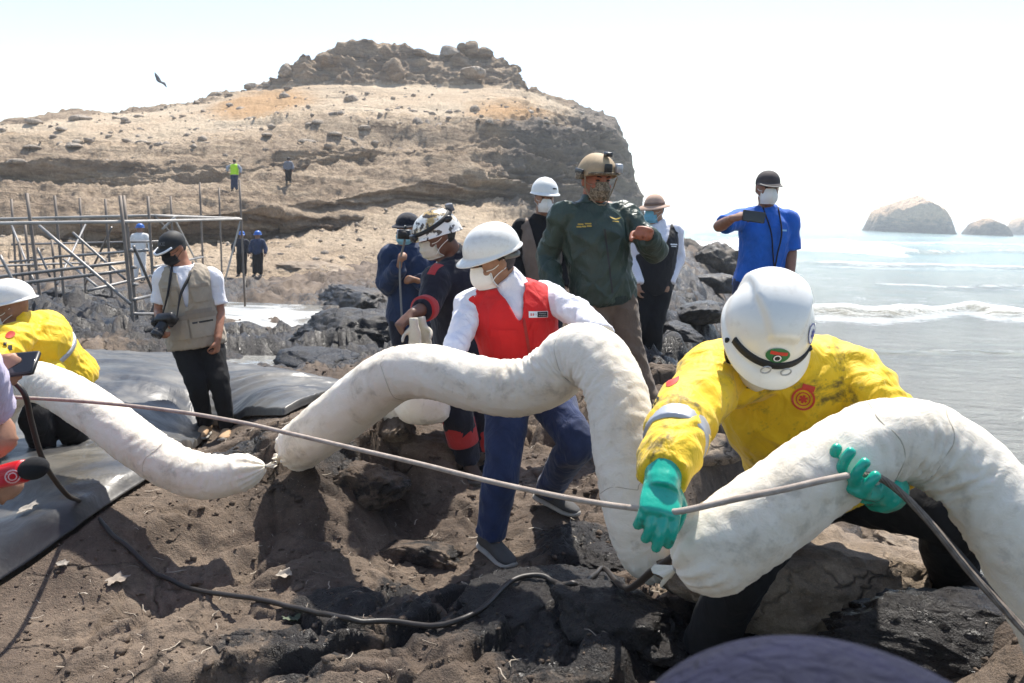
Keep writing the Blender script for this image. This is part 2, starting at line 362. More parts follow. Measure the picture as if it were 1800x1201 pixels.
# ------------------------------------------------------------------ headland
HL = {-500: [(560,26),(470,34),(455,38),(400,36.5),(360,42),(340,45),(300,46),(262,58),(234,68),(228,75)],
      0: [(545,26),(470,33),(446,38),(398,36),(352,43),(335,46),(292,47),(250,60),(226,72),(220,78)],
      200: [(530,27),(480,32),(440,38),(385,36),(355,42),(340,46),(300,47),(240,65),(208,80),(203,86)],
      330: [(525,27),(478,32),(432,39),(380,37),(347,42),(335,46),(295,48),(230,66),(192,84),(188,89)],
      430: [(520,28),(470,33),(425,40),(373,38.5),(340,43),(326,47),(290,49),(220,68),(168,88),(160,92)],
      485: [(510,29),(455,35),(412,42),(365,40.5),(332,45),(320,49),(280,51),(210,71),(160,89),(148,92)],
      505: [(508,29),(452,36),(410,42),(362,41),(330,46),(318,49),(278,51),(206,72),(156,88),(112,90)],
      560: [(500,30),(440,38),(400,44),(355,43),(325,48),(315,51),(270,53),(200,75),(154,88),(96,91)],
      640: [(490,32),(424,40),(386,46),(340,45),(317,50),(307,53),(265,55),(200,76),(153,88),(80,92)],
      700: [(480,34),(410,42),(375,48),(330,47),(310,52),(300,55),(260,58),(200,77),(155,89),(84,93)],
      760: [(468,36),(405,44),(370,50),(325,49),(305,53),(295,56),(258,60),(204,77),(157,90),(90,94)],
      860: [(440,41),(392,50),(352,58),(303,58),(280,62),(266,64),(243,67),(198,79),(156,92),(98,97)],
      912: [(436,45),(396,56),(355,64),(298,64),(272,67),(256,70),(236,73),(196,82),(158,94),(118,98)],
      926: [(435,46),(400,60),(360,66),(300,67),(270,70),(255,72),(235,75),(200,84),(166,95),(156,99)],
      1010: [(430,60),(420,72),(390,76),(330,78),(280,80),(262,82),(240,84),(212,90),(194,97),(187,101)],
      1080: [(428,75),(425,84),(405,88),(330,90),(285,91),(268,92),(248,93),(230,95),(216,99),(209,104)],
      1100: [(430,85),(428,92),(415,96),(350,98),(300,99),(290,100),(278,101),(266,102),(258,104),(252,107)],
      1124: [(430,100),(428,104),(420,106),(385,107),(360,108),(356,109),(352,110),(349,111),(346,112),(343,113)],
      1136: [(432,112),(431,114),(430,116),(428,117),(426,118),(424,119),(422,120),(421,121),(420,122),(419,123)],
      1150: [(436,125),(436,126),(436,127),(436,128),(436,129),(436,130),(436,131),(436,132),(436,133),(436,134)]}
def headland_grid(nu=560, sub=(24, 14, 34, 40, 20, 36, 44, 30, 34, 8)):
    ks = sorted(HL); px = np.concatenate([np.linspace(-500, 0, 70)[:-1], np.linspace(0, 1150, nu - 69)])
    rows = np.array([HL[k] for k in ks], float)            # (nk, 10, 2)
    R = np.stack([np.stack([np.interp(px, ks, rows[:, r, c]) for c in (0, 1)], 1) for r in range(10)], 1)   # (n,10,2)
    P = np.array([[tuple(at(px[i], R[i, r, 0], R[i, r, 1])) for r in range(10)] for i in range(len(px))])
    back = P[:, -1].copy(); back[:, 1] += 16; back[:, 0] *= (back[:, 1] / P[:, -1, 1]); back[:, 2] -= 6
    P = np.concatenate([P, back[:, None]], 1)
    out = []; rid = []
    for r in range(10):
        t = np.linspace(0, 1, sub[r], endpoint=False)
        out.append(P[:, r, None] * (1 - t)[None, :, None] + P[:, r + 1, None] * t[None, :, None]); rid.append(r + t)
    out.append(P[:, -1:]); rid.append([10.])
    return px, np.concatenate(out, 1), np.concatenate(rid)
def build_headland():
    px, G, rid = headland_grid(); nu, nv = G.shape[:2]
    gu = np.gradient(G, axis=0); gv = np.gradient(G, axis=1)
    N = np.cross(gu, gv); N /= np.linalg.norm(N, axis=2)[..., None] + 1e-9
    k = np.ones(9) / 9
    for c in range(3): N[..., c] = np.apply_along_axis(lambda a: np.convolve(np.pad(a, 4, 'edge'), k, 'valid'), 1, N[..., c])
    if N[nu // 2, nv // 3, 1] > 0: N = -N
    p = G.reshape(-1, 3); n = N.reshape(-1, 3); PX = np.repeat(px, nv); RID = np.tile(rid, nu)
    dip = p[:, 2] - .045 * p[:, 0] + 1.1 * fbm(p * .05, 3)
    q = np.stack([p[:, 0] * .10, p[:, 1] * .10, dip * .75], 1)
    strata = .7 * fbm(q, 4, kind='ridge', gain=.6) + .55 * fbm(np.stack([p[:, 0] * .03, p[:, 1] * .03, dip * 1.5], 1) + 13, 3, kind='ridge', gain=.6); strata2 = fbm(q * np.array([2.2, 2.2, 2.6]) + 31, 4, gain=.62)
    block = fbm(p * .42, 4, kind='billow'); fine = fbm(p * 1.6, 4, gain=.6)
    band = np.interp(RID, [0, 1, 1.8, 2.3, 3, 4, 5, 6, 6.6, 7.6, 8, 8.2, 9, 10], [.55, .6, .9, 1.2, 1.2, 1.15, 1.1, 1.0, .75, .45, .4, .9, .9, .5])
    cap = sstep(8.0, 8.25, RID) * ((PX > 480) & (PX < 930))
    right = sstep(850, 1010, PX) * sstep(9, 6, RID)
    blk2 = fbm(p * .17 + 8, 4, kind='billow', gain=.55)
    crev = -np.clip(fbm(np.stack([p[:, 0] * .05, p[:, 1] * .05, dip * .55], 1) + 71, 3) - .12, 0, 1) * 4.5
    d = band * (strata * .55 + strata2 * .42 + fine * .34 + crev * .6) + block * (.30 * band + .55 * cap + .9 * right) + (blk2 - .15) * 1.7 * cap
    bl = np.interp(RID, [0, 1, 1.7, 2.2, 6.4, 7.2, 8, 8.3, 9, 10], [.35, .4, .8, 1, 1, .5, .25, .5, .4, 0])
    for T_, A_, sd in ((1.9, 1.9, 3), (.75, .70, 9)):
        ly = dip / T_ + .35 * fbm(p * np.array([.06, .06, 0]) + sd, 3) + .10 * fbm(p * .5 + sd, 2); fl = np.floor(ly); sw = ly - fl
        am = np.clip(.55 + 1.3 * perlin(np.stack([p[:, 0] * .09 + fl * 3.7, p[:, 1] * .05, fl * 1.9 + sd], 1)), 0, 1.3)
        d = d + bl * A_ * am * (sw ** 1.4 * sstep(1.0, .93, sw) - .35)
    d *= np.where(PX > 1060, .55, 1) * np.where(RID > 8.95, .75, 1)
    p = p + n * d[:, None]
    p[:, 2] += np.where(RID > 8.8, .5 * fbm(p * .5, 3), 0) * np.where(PX > 1090, .2, 1)
    m = mesh_from('headland', p, gridfaces(nu, nv), M_head.m)
    a = m.attributes.new('orange', 'FLOAT', 'POINT')
    py = np.interp(RID, np.arange(11), np.linspace(0, 10, 11))
    o1 = np.exp(-((PX - 460) / 95) ** 2 - ((RID - 7.5) / .5) ** 2) * 1.3
    o2 = np.exp(-((PX - 890) / 95) ** 2 - ((RID - 6.9) / .6) ** 2) * .9
    a.data.foreach_set('value', np.maximum(o1, o2).astype(np.float32))
    gq = m.attributes.new('grey', 'FLOAT', 'POINT'); gq.data.foreach_set('value', np.maximum(sstep(960, 1050, PX), .75 * sstep(840, 900, PX) * sstep(6.8, 6.0, RID) * sstep(.8, 1.6, RID)).astype(np.float32))
    b = m.attributes.new('sand', 'FLOAT', 'POINT')
    sv = np.interp(RID, [0, .9, 1.5, 1.9, 3.4, 4.4, 6.0, 6.6, 7.5, 8.02, 8.15, 10], [.15, .40, .30, .05, .0, .12, .02, .35, .72, .72, .05, .05]) * (1 - .8 * right) * np.where(PX > 1060, .3, 1)
    b.data.foreach_set('value', sv.astype(np.float32))
    o = link('headland', m); o['kind'] = 'structure'; return o, p, PX, RID
def head_mat():
    s = NT('headland_rock')
    pos = s.geo('Position')
    st = s.mapv((.25, .25, 1.6), (0, .045, 0), co=pos)
    a = s.noise(.9, 7, .65, co=st, dist=.6); b = s.noise(3.0, 6, .7, co=pos); c3 = s.noise(.14, 4, .5, co=pos); g = s.noise(9, 4, .7, co=pos)
    c = s.ramp(a, [(.30, (.125, .090, .062)), (.42, (.265, .198, .138)), (.54, (.395, .30, .21)), (.70, (.52, .405, .285))])
    c = s.mix(.55, c, s.ramp(b, [(.25, .25), (.5, .5), (.75, .75)]), 'OVERLAY')
    nz = s.sep(s.geo('Normal'))[2]
    flat = s.ramp(nz, [(.25, 0), (.7, 1)])
    k = s.math('ADD', s.math('MULTIPLY', s.attr('sand'), 1.0), s.math('ADD', s.math('MULTIPLY', flat, .35), s.math('MULTIPLY', s.math('SUBTRACT', b, .5), 1.1)))
    sand = s.ramp(c3, [(.35, (.58, .44, .30)), (.65, (.64, .52, .375))])
    c = s.mix(s.ramp(k, [(.42, 0), (.85, 1)]), c, sand)
    o = s.math('ADD', s.attr('orange'), s.math('MULTIPLY', s.math('SUBTRACT', b, .5), .6))
    c = s.mix(s.math('MULTIPLY', s.ramp(o, [(.3, 0), (.8, 1)]), .8), c, (.52, .30, .13))
    c = s.mix(.35, c, s.ramp(g, [(.3, .25), (.7, .75)]), 'OVERLAY')
    c = s.mix(s.math('MULTIPLY', s.ramp(s.math('ADD', s.attr('grey'), s.math('MULTIPLY', s.math('SUBTRACT', b, .5), .9)), [(.35, 0), (.75, 1)]), .75), c, s.mix(a, (.075, .070, .065), (.20, .185, .165)))
    s.set(c, .92, spec=.2); s.bump(s.math('ADD', s.math('ADD', b, s.math('MULTIPLY', a, 1.6)), s.math('MULTIPLY', g, .5)), .9, .45)
    MATS['headland_rock'] = s.m; return s
M_head = head_mat()
HEAD, HEAD_P, HEAD_PX, HEAD_RID = build_headland()

# ------------------------------------------------------------------ sea
def sea_mat():
    s = NT('sea_water'); pos = s.geo('Position'); dist = s.sep(pos)[1]
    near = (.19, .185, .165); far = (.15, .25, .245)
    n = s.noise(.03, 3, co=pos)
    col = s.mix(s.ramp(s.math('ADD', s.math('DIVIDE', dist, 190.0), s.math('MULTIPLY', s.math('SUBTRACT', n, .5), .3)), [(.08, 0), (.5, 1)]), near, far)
    st = s.mapv((1, 2.6, 1), co=pos)
    f1 = s.noise(1.6, 8, .72, co=st, dist=.7); f2 = s.noise(.22, 5, .6, co=st); f3 = s.noise(7, 5, .7, co=st)
    k = s.math('ADD', s.attr('foam'), s.math('ADD', s.math('MULTIPLY', s.math('SUBTRACT', f1, .5), 1.0), s.math('ADD', s.math('MULTIPLY', s.math('SUBTRACT', f2, .5), .55), s.math('MULTIPLY', s.math('SUBTRACT', f3, .5), .5))))
    foam = s.ramp(k, [(.34, 0), (.62, .45), (.95, 1)])
    silt = s.attr('silt')
    col = s.mix(silt, col, (.30, .27, .17))
    col = s.mix(foam, col, (.80, .80, .77))
    s.set(col, s.mix(foam, (.14,) * 3, (.8,) * 3), spec=.4)
    w1 = s.noise(1.1, 6, .6, co=st); w2 = s.noise(5, 4, .6, co=st)
    s.bump(s.math('ADD', w1, s.math('MULTIPLY', w2, .3)), 1.0, .4)
    MATS['sea'] = s.m; return s.m
WAVES = [ # (px list, py list) crest lines, height, width m, foam
    ([1150, 1300, 1420, 1500, 1560, 1620], [436, 438, 434, 437, 441, 448], 1.4, 6.0, 2.0, .5),
    ([1560, 1650, 1700, 1760, 1830, 1950], [446, 447, 446, 443, 447, 452], .55, 3.2, .5, .75),
    ([1380, 1470, 1560, 1640, 1700, 1740, 1800, 1900], [545, 550, 553, 548, 541, 549, 552, 556], .40, 1.3, 1.0, .8),
    ([1200, 1350, 1500, 1700, 1900], [412, 415, 418, 421, 424], .5, 6, .3, 0), ([1500, 1650, 1800, 1950], [500, 506, 505, 512], .22, 1.5, .55, .3), ([1400, 1550, 1700, 1850, 1950], [462, 468, 470, 474, 478], .35, 2.4, .8, .4), ([1450, 1600, 1750, 1900], [612, 620, 618, 626], .10, .6, .35, .5), ([1300, 1500, 1700, 1900], [424, 428, 431, 436], .6, 5, .75, 0)]
def build_sea():
    t = np.linspace(0, 1, 420); y = 3.2 * (4200 / 3.2) ** (t ** 1.15)
    u = np.linspace(0, 1, 260)
    lo, hi = -.35, 1.15
    x = (lo + (hi - lo) * u)[None, :] * (y[:, None] + 2.5); X = x.ravel(); Y = np.repeat(y, 260)
    p = np.stack([X, Y, 0 * X], 1)
    amp = np.clip(Y / 60, .25, 1.0) * np.where(Y > 500, .3, 1)
    z = amp * (.16 * fbm(p * np.array([.06, .16, 1]), 3) + .06 * fbm(p * np.array([.35, .9, 1]), 3) + .022 * fbm(p * np.array([1.3, 2.9, 1]), 3))
    foam = np.zeros_like(X); silt = np.zeros_like(X)
    for pxs, pys, h, w, fo, si in WAVES:
        c = np.array([tuple(atz(a, b, SEA)) for a, b in zip(pxs, pys)]); th = np.arctan2(X, Y); tc = np.arctan2(c[:, 0], c[:, 1])
        yc = np.interp(th, tc, c[:, 1]) + w * .5 * fbm(p * np.array([.5 / w, 0, 0]) + 3, 3); d = (Y - yc) / w
        ends = sstep(tc[0] - .01, tc[0] + .04, th) * sstep(tc[-1] + .01, tc[-1] - .04, th)
        var = .65 + .6 * fbm(np.stack([th * 22, 0 * th, 0 * th + h * 9], 1), 3)
        prof = np.where(d < 0, np.exp(-(d / .45) ** 2), np.exp(-(d / 1.3) ** 2))
        z += h * ends * prof * var
        foam = np.maximum(foam, fo * ends * (np.exp(-((d - .15) / .35) ** 2) + .6 * np.exp(-((d + 1.4) / 1.3) ** 2) + .35 * np.exp(-((d - 2.2) / 1.6) ** 2)))
        silt = np.maximum(silt, si * ends * np.exp(-((d + .35) / .5) ** 2))
    # wash along the rocks
    gb = ground_base(X[Y < 30], Y[Y < 30]); wash = np.zeros_like(X); wash[Y < 30] = .62 * np.exp(-((gb - SEA) / .35) ** 2)
    foam = np.maximum(foam, wash)
    foam = np.maximum(foam, .30 * sstep(24, 36, Y) * sstep(120, 80, Y))
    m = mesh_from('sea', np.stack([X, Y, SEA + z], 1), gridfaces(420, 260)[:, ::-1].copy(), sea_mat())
    for nm, vv in (('foam', foam), ('silt', silt)):
        a = m.attributes.new(nm, 'FLOAT', 'POINT'); a.data.foreach_set('value', vv.astype(np.float32))
    o = link('sea', m); o['kind'] = 'structure'
build_sea()

# ------------------------------------------------------------------ islands, boulders
def ico(sub=4):
    bm = bmesh.new(); bmesh.ops.create_icosphere(bm, subdivisions=sub, radius=1)
    V = np.array([v.co[:] for v in bm.verts]); Fc = np.array([[v.index for v in f.verts] for f in bm.faces]); bm.free(); return V, Fc
ICO = {k: ico(k) for k in (2, 3, 4, 5, 6)}
def rock_shape(sub, size, seed, rough=.3, flat=.0, cut=.55):
    V, Fc = ICO[sub]; V = V.copy(); r = np.random.RandomState(seed)
    d = fbm(V * 1.3 + seed * 3.7, 3) * rough * 1.3 + fbm(V * 3.5 + seed * 1.7, 4, kind='ridge') * rough * .35
    P = V * (1 + d)[:, None]
    for k in range(9):                                     # broken facets
        n = nrm(r.normal(size=3)); h = cut + r.uniform(0, .35); over = np.maximum(P @ n - h, 0); P -= over[:, None] * n * .7
    P += V * (fbm(V * 4.5 + seed, 4, kind='billow', gain=.6) * rough * .38 + fbm(V * 11 + seed, 4, gain=.6) * rough * .20)[:, None]
    P[:, 2] = np.where(P[:, 2] < -.35, -.35 + (P[:, 2] + .35) * .4, P[:, 2])
    return P * np.array(size), Fc
def rock_obj(name, c, size, seed, mat, label, cat='rock', sub=4, rough=.3, yaw=0, oil=0, group=None, cut=.55):
    V, Fc = rock_shape(sub, size, seed, rough, cut=cut)
    cs, sn = math.cos(yaw), math.sin(yaw); V = V @ np.array([[cs, sn, 0], [-sn, cs, 0], [0, 0, 1]])
    o = link(name, mesh_from(name, V, Fc, mat)); o.location = c; ORI[o.name] = np.array(c, float)
    if oil:
        a = o.data.attributes.new('oil', 'FLOAT', 'POINT'); a.data.foreach_set('value', (oil + .5 * fbm(V / max(size) * 2.5 + seed, 3)).astype(np.float32))
    o['label'] = label; o['category'] = cat
    if group: o['group'] = group
    return o
def isl_mat():
    s = NT('island_rock'); z = s.sep(s.co)[2]; n = s.noise(.25, 6, .65, co=s.mapv((1, 1, 2.5))); b = s.noise(1.2, 5, .7)
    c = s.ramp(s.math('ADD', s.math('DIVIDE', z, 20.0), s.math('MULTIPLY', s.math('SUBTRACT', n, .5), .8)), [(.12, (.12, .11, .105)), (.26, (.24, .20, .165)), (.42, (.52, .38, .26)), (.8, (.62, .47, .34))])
    c = s.mix(.5, c, s.ramp(b, [(.3, .25), (.7, .75)]), 'OVERLAY'); s.set(c, .95, spec=.15); s.bump(s.math('ADD', n, b), .8, 1.5); return s.m
M_isl = isl_mat()
def island(pxl, pxr, pyt, pyb, peak, seed, label, steep=3.0):
    d = (CAMZ - SEA) / max(.004, -(at((pxl + pxr) / 2, pyb, 1).z - CAMZ)); d = min(d, 520)
    c = at((pxl + pxr) / 2, pyb, d); c.z = SEA - 1
    rx = (pxr - pxl) / 2 / 1400 * d; hz = (pyb - pyt) / 1400 * d + 1
    n = 88; g = np.linspace(-1.15, 1.15, n); XX, YY = np.meshgrid(g, g, indexing='ij'); x = XX.ravel(); y = YY.ravel()
    p3 = np.stack([x, y, 0 * x + seed], 1); rr = np.hypot(x, y) * (1 + .16 * fbm(p3 * 1.5, 3))
    top = np.interp(x, [-1, -.85, -.6, peak - .15, peak, peak + .15, .75, .95, 1], [.42, .55, .74, .95, 1, .93, .62, .4, .3])
    h = top * np.clip((1 - rr) * steep * 2.2, 0, 1) ** .8 * (.75 + .25 * np.clip(1.1 - rr, 0, 1)) + np.where(rr < 1.02, .13, .0) * fbm(p3 * 3.2, 5, kind='ridge', gain=.62) - np.where(rr < 1.02, .10, 0) * sstep(.1, .5, fbm(p3 * 2.4 + 9, 3))
    V = np.stack([x * rx, y * rx * .8, np.maximum(h, -.02) * hz], 1)
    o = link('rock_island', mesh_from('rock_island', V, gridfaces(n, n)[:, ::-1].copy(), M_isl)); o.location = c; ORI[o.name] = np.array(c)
    o['label'] = label; o['category'] = 'island'; o['group'] = 'rock islands offshore'
island(1521, 1670, 350, 409, .12, 3, 'largest of the offshore rock islands, dome shaped with a pink top')
island(1694, 1776, 386, 414, -.1, 8, 'low offshore rock island between the dome shaped one and the frame edge', 2.2)
island(1770, 1900, 372, 415, .2, 12, 'offshore rock island cut off by the right frame edge')
def hl_point(px, rid):
    i = np.argmin(((HEAD_PX - px) / 20) ** 2 + ((HEAD_RID - rid) / .1) ** 2); return HEAD_P[i]
# ------------------------------------------------------------------ figure and soft-body helpers
_TS = bpy.data.scenes.new('workbench')
class Soup:
    def __init__(s): s.V = []; s.F = []; s.n = 0
    def add(s, V, Fc):
        s.V.append(np.asarray(V, float)); s.F += [tuple(int(i) + s.n for i in f) for f in Fc]; s.n += len(V); return s
    def verts(s): return np.concatenate(s.V)
def remesh(soup, voxel=.009, smooth=3):
    V = soup.verts(); c = V.mean(0)
    m = mesh_from('tmp', V - c, soup.F); o = bpy.data.objects.new('tmp', m); _TS.collection.objects.link(o)
    r = o.modifiers.new('r', 'REMESH'); r.mode = 'VOXEL'; r.voxel_size = voxel; r.use_smooth_shade = True
    if smooth: k = o.modifiers.new('s', 'SMOOTH'); k.iterations = smooth; k.factor = .5
    vl = _TS.view_layers[0]; vl.update(); e = o.evaluated_get(vl.depsgraph).to_mesh()
    W = np.empty(len(e.vertices) * 3); e.vertices.foreach_get('co', W)
    Fc = np.empty(len(e.loops), int); e.loops.foreach_get('vertex_index', Fc)
    o.evaluated_get(vl.depsgraph).to_mesh_clear(); bpy.data.objects.remove(o); bpy.data.meshes.remove(m)
    return W.reshape(-1, 3) + c, Fc.reshape(-1, 4)
def vnormals(V, Fc):
    a = V[Fc[:, 0]]; n = np.cross(V[Fc[:, 2]] - a, V[Fc[:, -1]] - V[Fc[:, 1]]); N = np.zeros_like(V)
    for k in range(Fc.shape[1]): np.add.at(N, Fc[:, k], n)
    return N / (np.linalg.norm(N, axis=1)[:, None] + 1e-12)
def wrinkle(V, Fc, amp, scale=9, seed=0, axis=(0, 0, 1), stretch=.45):
    """soft folds of cloth, longer along axis"""
    N = vnormals(V, Fc); ax = nrm(axis); al = V @ ax; p = V - np.outer(al, ax) * (1 - stretch)
    b1 = nrm(np.cross(ax, A3(.31, .83, .46))); out = []
    for sg, k in ((.75, 0), (-.75, 31)):
        dr = nrm(ax + b1 * sg + np.cross(ax, b1) * sg * .6); q = (V - np.outer(V @ dr, dr) * .80) * scale * 1.25 + seed * 5.1 + k
        q = q + .5 * np.stack([perlin(q * .6), perlin(q * .6 + 9), perlin(q * .6 + 21)], 1); out.append((np.clip(fbm(q, 2, kind='ridge', gain=.4) + .25, 0, 2) / 1.25) ** 2.2)
    w = p * scale * .6 + seed
    d = np.maximum(*out) * 1.5 - .4 + fbm(w, 2) * .9
    return V + N * (d * amp)[:, None]
def cat_rom(P, n):
    P = np.asarray(P, float); k = len(P)
    if k == 2: t = np.linspace(0, 1, n)[:, None]; return P[0] * (1 - t) + P[1] * t
    Q = np.concatenate([[2 * P[0] - P[1]], P, [2 * P[-1] - P[-2]]])
    s = np.linspace(0, k - 1, n); i = np.minimum(s.astype(int), k - 2); t = (s - i)[:, None]
    a, b, c, d = Q[i], Q[i + 1], Q[i + 2], Q[i + 3]
    return .5 * (2 * b + (c - a) * t + (2 * a - 5 * b + 4 * c - d) * t ** 2 + (3 * b - a - 3 * c + d) * t ** 3)
def rings(C, X, Y, n=18):
    th = np.linspace(0, 2 * np.pi, n, endpoint=False)
    V = C[:, None] + X[:, None] * np.cos(th)[None, :, None] + Y[:, None] * np.sin(th)[None, :, None]
    k = len(C); Fc = [tuple(f) for f in gridfaces(k, n, True)]
    Fc += [tuple(range(n))[::-1], tuple(range((k - 1) * n, k * n))]
    return V.reshape(-1, 3), Fc
def frames(C, ref=None):
    T = np.gradient(C, axis=0); T /= np.linalg.norm(T, axis=1)[:, None] + 1e-12
    r = np.array(ref if ref is not None else ((0, 0, 1) if abs(T[0, 2]) < .8 else (1, 0, 0)), float); X = np.zeros_like(C)
    x = nrm(r - T[0] * (r @ T[0]))
    for i in range(len(C)): x = nrm(x - T[i] * (x @ T[i])); X[i] = x
    return T, X, np.cross(T, X)
def tube(keys, n=16, step=.014, fold=0, seed=0, joints=(), ref=None, ell=1.0, fw=.055):
    """keys: [(point, radius)...] -> closed smooth tube; folds gather round the joints (arc fractions)"""
    P = np.array([np.append(np.asarray(k[0], float), k[1]) for k in keys])
    L = np.linalg.norm(np.diff(P[:, :3], axis=0), axis=1).sum(); m = max(6, int(L / step))
    Q = cat_rom(P, m); C = Q[:, :3]; R = np.maximum(Q[:, 3], .001)
    T, X, Y = frames(C, ref)
    s = np.concatenate([[0], np.cumsum(np.linalg.norm(np.diff(C, axis=0), axis=1))])
    th = np.linspace(0, 2 * np.pi, n, endpoint=False); rr = np.repeat(R[:, None], n, 1)
    if fold:
        w = np.full(len(s), .25)
        for j in joints: w = w + np.exp(-((s / s[-1] - j) / .16) ** 2)
        sg = np.repeat(s[:, None], n, 1); tg = np.repeat(th[None], len(s), 0); q = np.stack([sg / fw * .55 + .55 * np.sin(tg + seed), np.cos(tg) * .8 + seed, np.sin(tg) * .8 + sg * 5], -1).reshape(-1, 3)
        rr = rr + fold * 1.9 * np.minimum(w, 1.2)[:, None] * (fbm(q, 2, kind='ridge') - .15).reshape(rr.shape)
    V = C[:, None] + X[:, None] * (rr * np.cos(th)[None])[..., None] + Y[:, None] * (rr * ell * np.sin(th)[None])[..., None]
    Fc = [tuple(f) for f in gridfaces(m, n, True)] + [tuple(range(n))[::-1], tuple(range((m - 1) * n, m * n))]
    return V.reshape(-1, 3), Fc
def ellipsoid(c, X, Y, Z, nu=14, nv=10):
    ph = np.linspace(.02, np.pi - .02, nv); s, z = np.sin(ph), np.cos(ph)
    X, Y, Z, c = (np.asarray(a, float) for a in (X, Y, Z, c))
    return rings(c + np.outer(z, Z), np.outer(s, X), np.outer(s, Y), nu)
def boxm(c, X, Y, Z, bev=.15):
    """bevelled box: half-extent vectors X Y Z"""
    c, X, Y, Z = (np.asarray(a, float) for a in (c, X, Y, Z)); k = 1 - bev; V = []
    lv = [(-1, k), (-k, 1), (k, 1), (1, k)]
    prof = [(-k, -1), (k, -1), (1, -k), (1, k), (k, 1), (-k, 1), (-1, k), (-1, -k)]
    for z, f in lv:
        for a, b in prof: V.append(c + X * a * f + Y * b * f + Z * z)
    Fc = [tuple(f) for f in gridfaces(4, 8, True)] + [tuple(range(8))[::-1], tuple(range(24, 32))]
    return np.array(V), Fc
def open_shell(V, Fc, keep, thick=.010, sm=26):
    """keep some faces of a closed cloth surface; turn the cut edges in"""
    km = keep[Fc].all(1); Fc = Fc[km]; used = np.unique(Fc); idx = np.full(len(V), -1); idx[used] = np.arange(len(used)); V = V[used]; Fc = idx[Fc]
    E = np.concatenate([Fc[:, [k, (k + 1) % 4]] for k in range(4)]); Es = np.sort(E, 1)
    _, inv, cnt = np.unique(Es, axis=0, return_inverse=True, return_counts=True); inv = inv.ravel(); be = E[cnt[inv] == 1]
    nb = {}
    for a, b in be: nb.setdefault(a, []).append(b); nb.setdefault(b, []).append(a)
    ks = [k for k in nb if len(nb[k]) == 2]; A = np.array([nb[k] for k in ks]); ks = np.array(ks)
    if len(ks):
        for _ in range(sm): V[ks] = V[ks] * .4 + .3 * (V[A[:, 0]] + V[A[:, 1]])
    N = vnormals(V, Fc); bv = np.unique(be); m2 = np.full(len(V), -1); m2[bv] = len(V) + np.arange(len(bv))
    W = np.concatenate([V, V[bv] - N[bv] * thick]); Q = np.stack([be[:, 1], be[:, 0], m2[be[:, 0]], m2[be[:, 1]]], 1)
    return W, np.concatenate([Fc, Q])
def hand(S, w, d, pn, thumb=1, curl=(.5, .55, .6, .65), spread=.06, sc=1.0, th_curl=.4, fat=0.0, th_out=.8):
    w = np.asarray(w, float); d = nrm(d); pn = np.asarray(pn, float); pn = nrm(pn - d * (pn @ d)); l = np.cross(d, pn) * thumb
    P = []; 
    C = np.array([w - d * .03 * sc, w, w + d * .035 * sc, w + d * .075 * sc, w + d * .095 * sc, w + d * .104 * sc])
    hw = np.array([.027, .029, .039, .043, .041, .032]) * sc + fat; hd = np.array([.022, .021, .019, .016, .014, .008]) * sc + fat
    S.add(*rings(C, l[None] * hw[:, None], pn[None] * hd[:, None], 14))
    for i, (off, ln) in enumerate(zip((.031, .0105, -.0105, -.030), (.074, .082, .076, .060))):
        p = w + d * (.088 - .006 * abs(i - 1)) * sc + l * off * sc; a = 0.0; dr = nrm(d + l * spread * (1.5 - i)); keys = [(p - dr * .02 * sc, (.0095 + fat) * sc), (p, (.0100 + fat) * sc)]
        for fr, cu in ((.46, curl[i]), (.30, curl[i] * 1.25), (.24, curl[i] * .9)):
            a += cu; v = dr * math.cos(a) + pn * math.sin(a); p = p + v * ln * fr * sc; keys.append((p, (.0092 - .0016 * (len(keys) - 1) / 4 + fat) * sc))
        keys.append((p + v * .006 * sc, .004 * sc + fat * .5)); S.add(*tube(keys, 10, .006))
    b = w + d * .022 * sc + l * .022 * sc + pn * .006 * sc; v1 = nrm(d * .62 + l * th_out + pn * .25); v2 = nrm(d * .85 + l * (th_out * .55 - th_curl * .4) + pn * (.25 + th_curl)); v3 = nrm(d * .9 + l * (.1 - th_curl * .6) + pn * (.25 + th_curl))
    p1 = b + v1 * .042 * sc; p2 = p1 + v2 * .034 * sc; p3 = p2 + v3 * .024 * sc
    S.add(*tube([(b, (.016 + fat) * sc), (p1, (.0125 + fat) * sc), (p2, (.0105 + fat) * sc), (p3, (.008 + fat) * sc), (p3 + v3 * .005, .004)], 10, .006))
    return w + d * .1
SOLES = {}
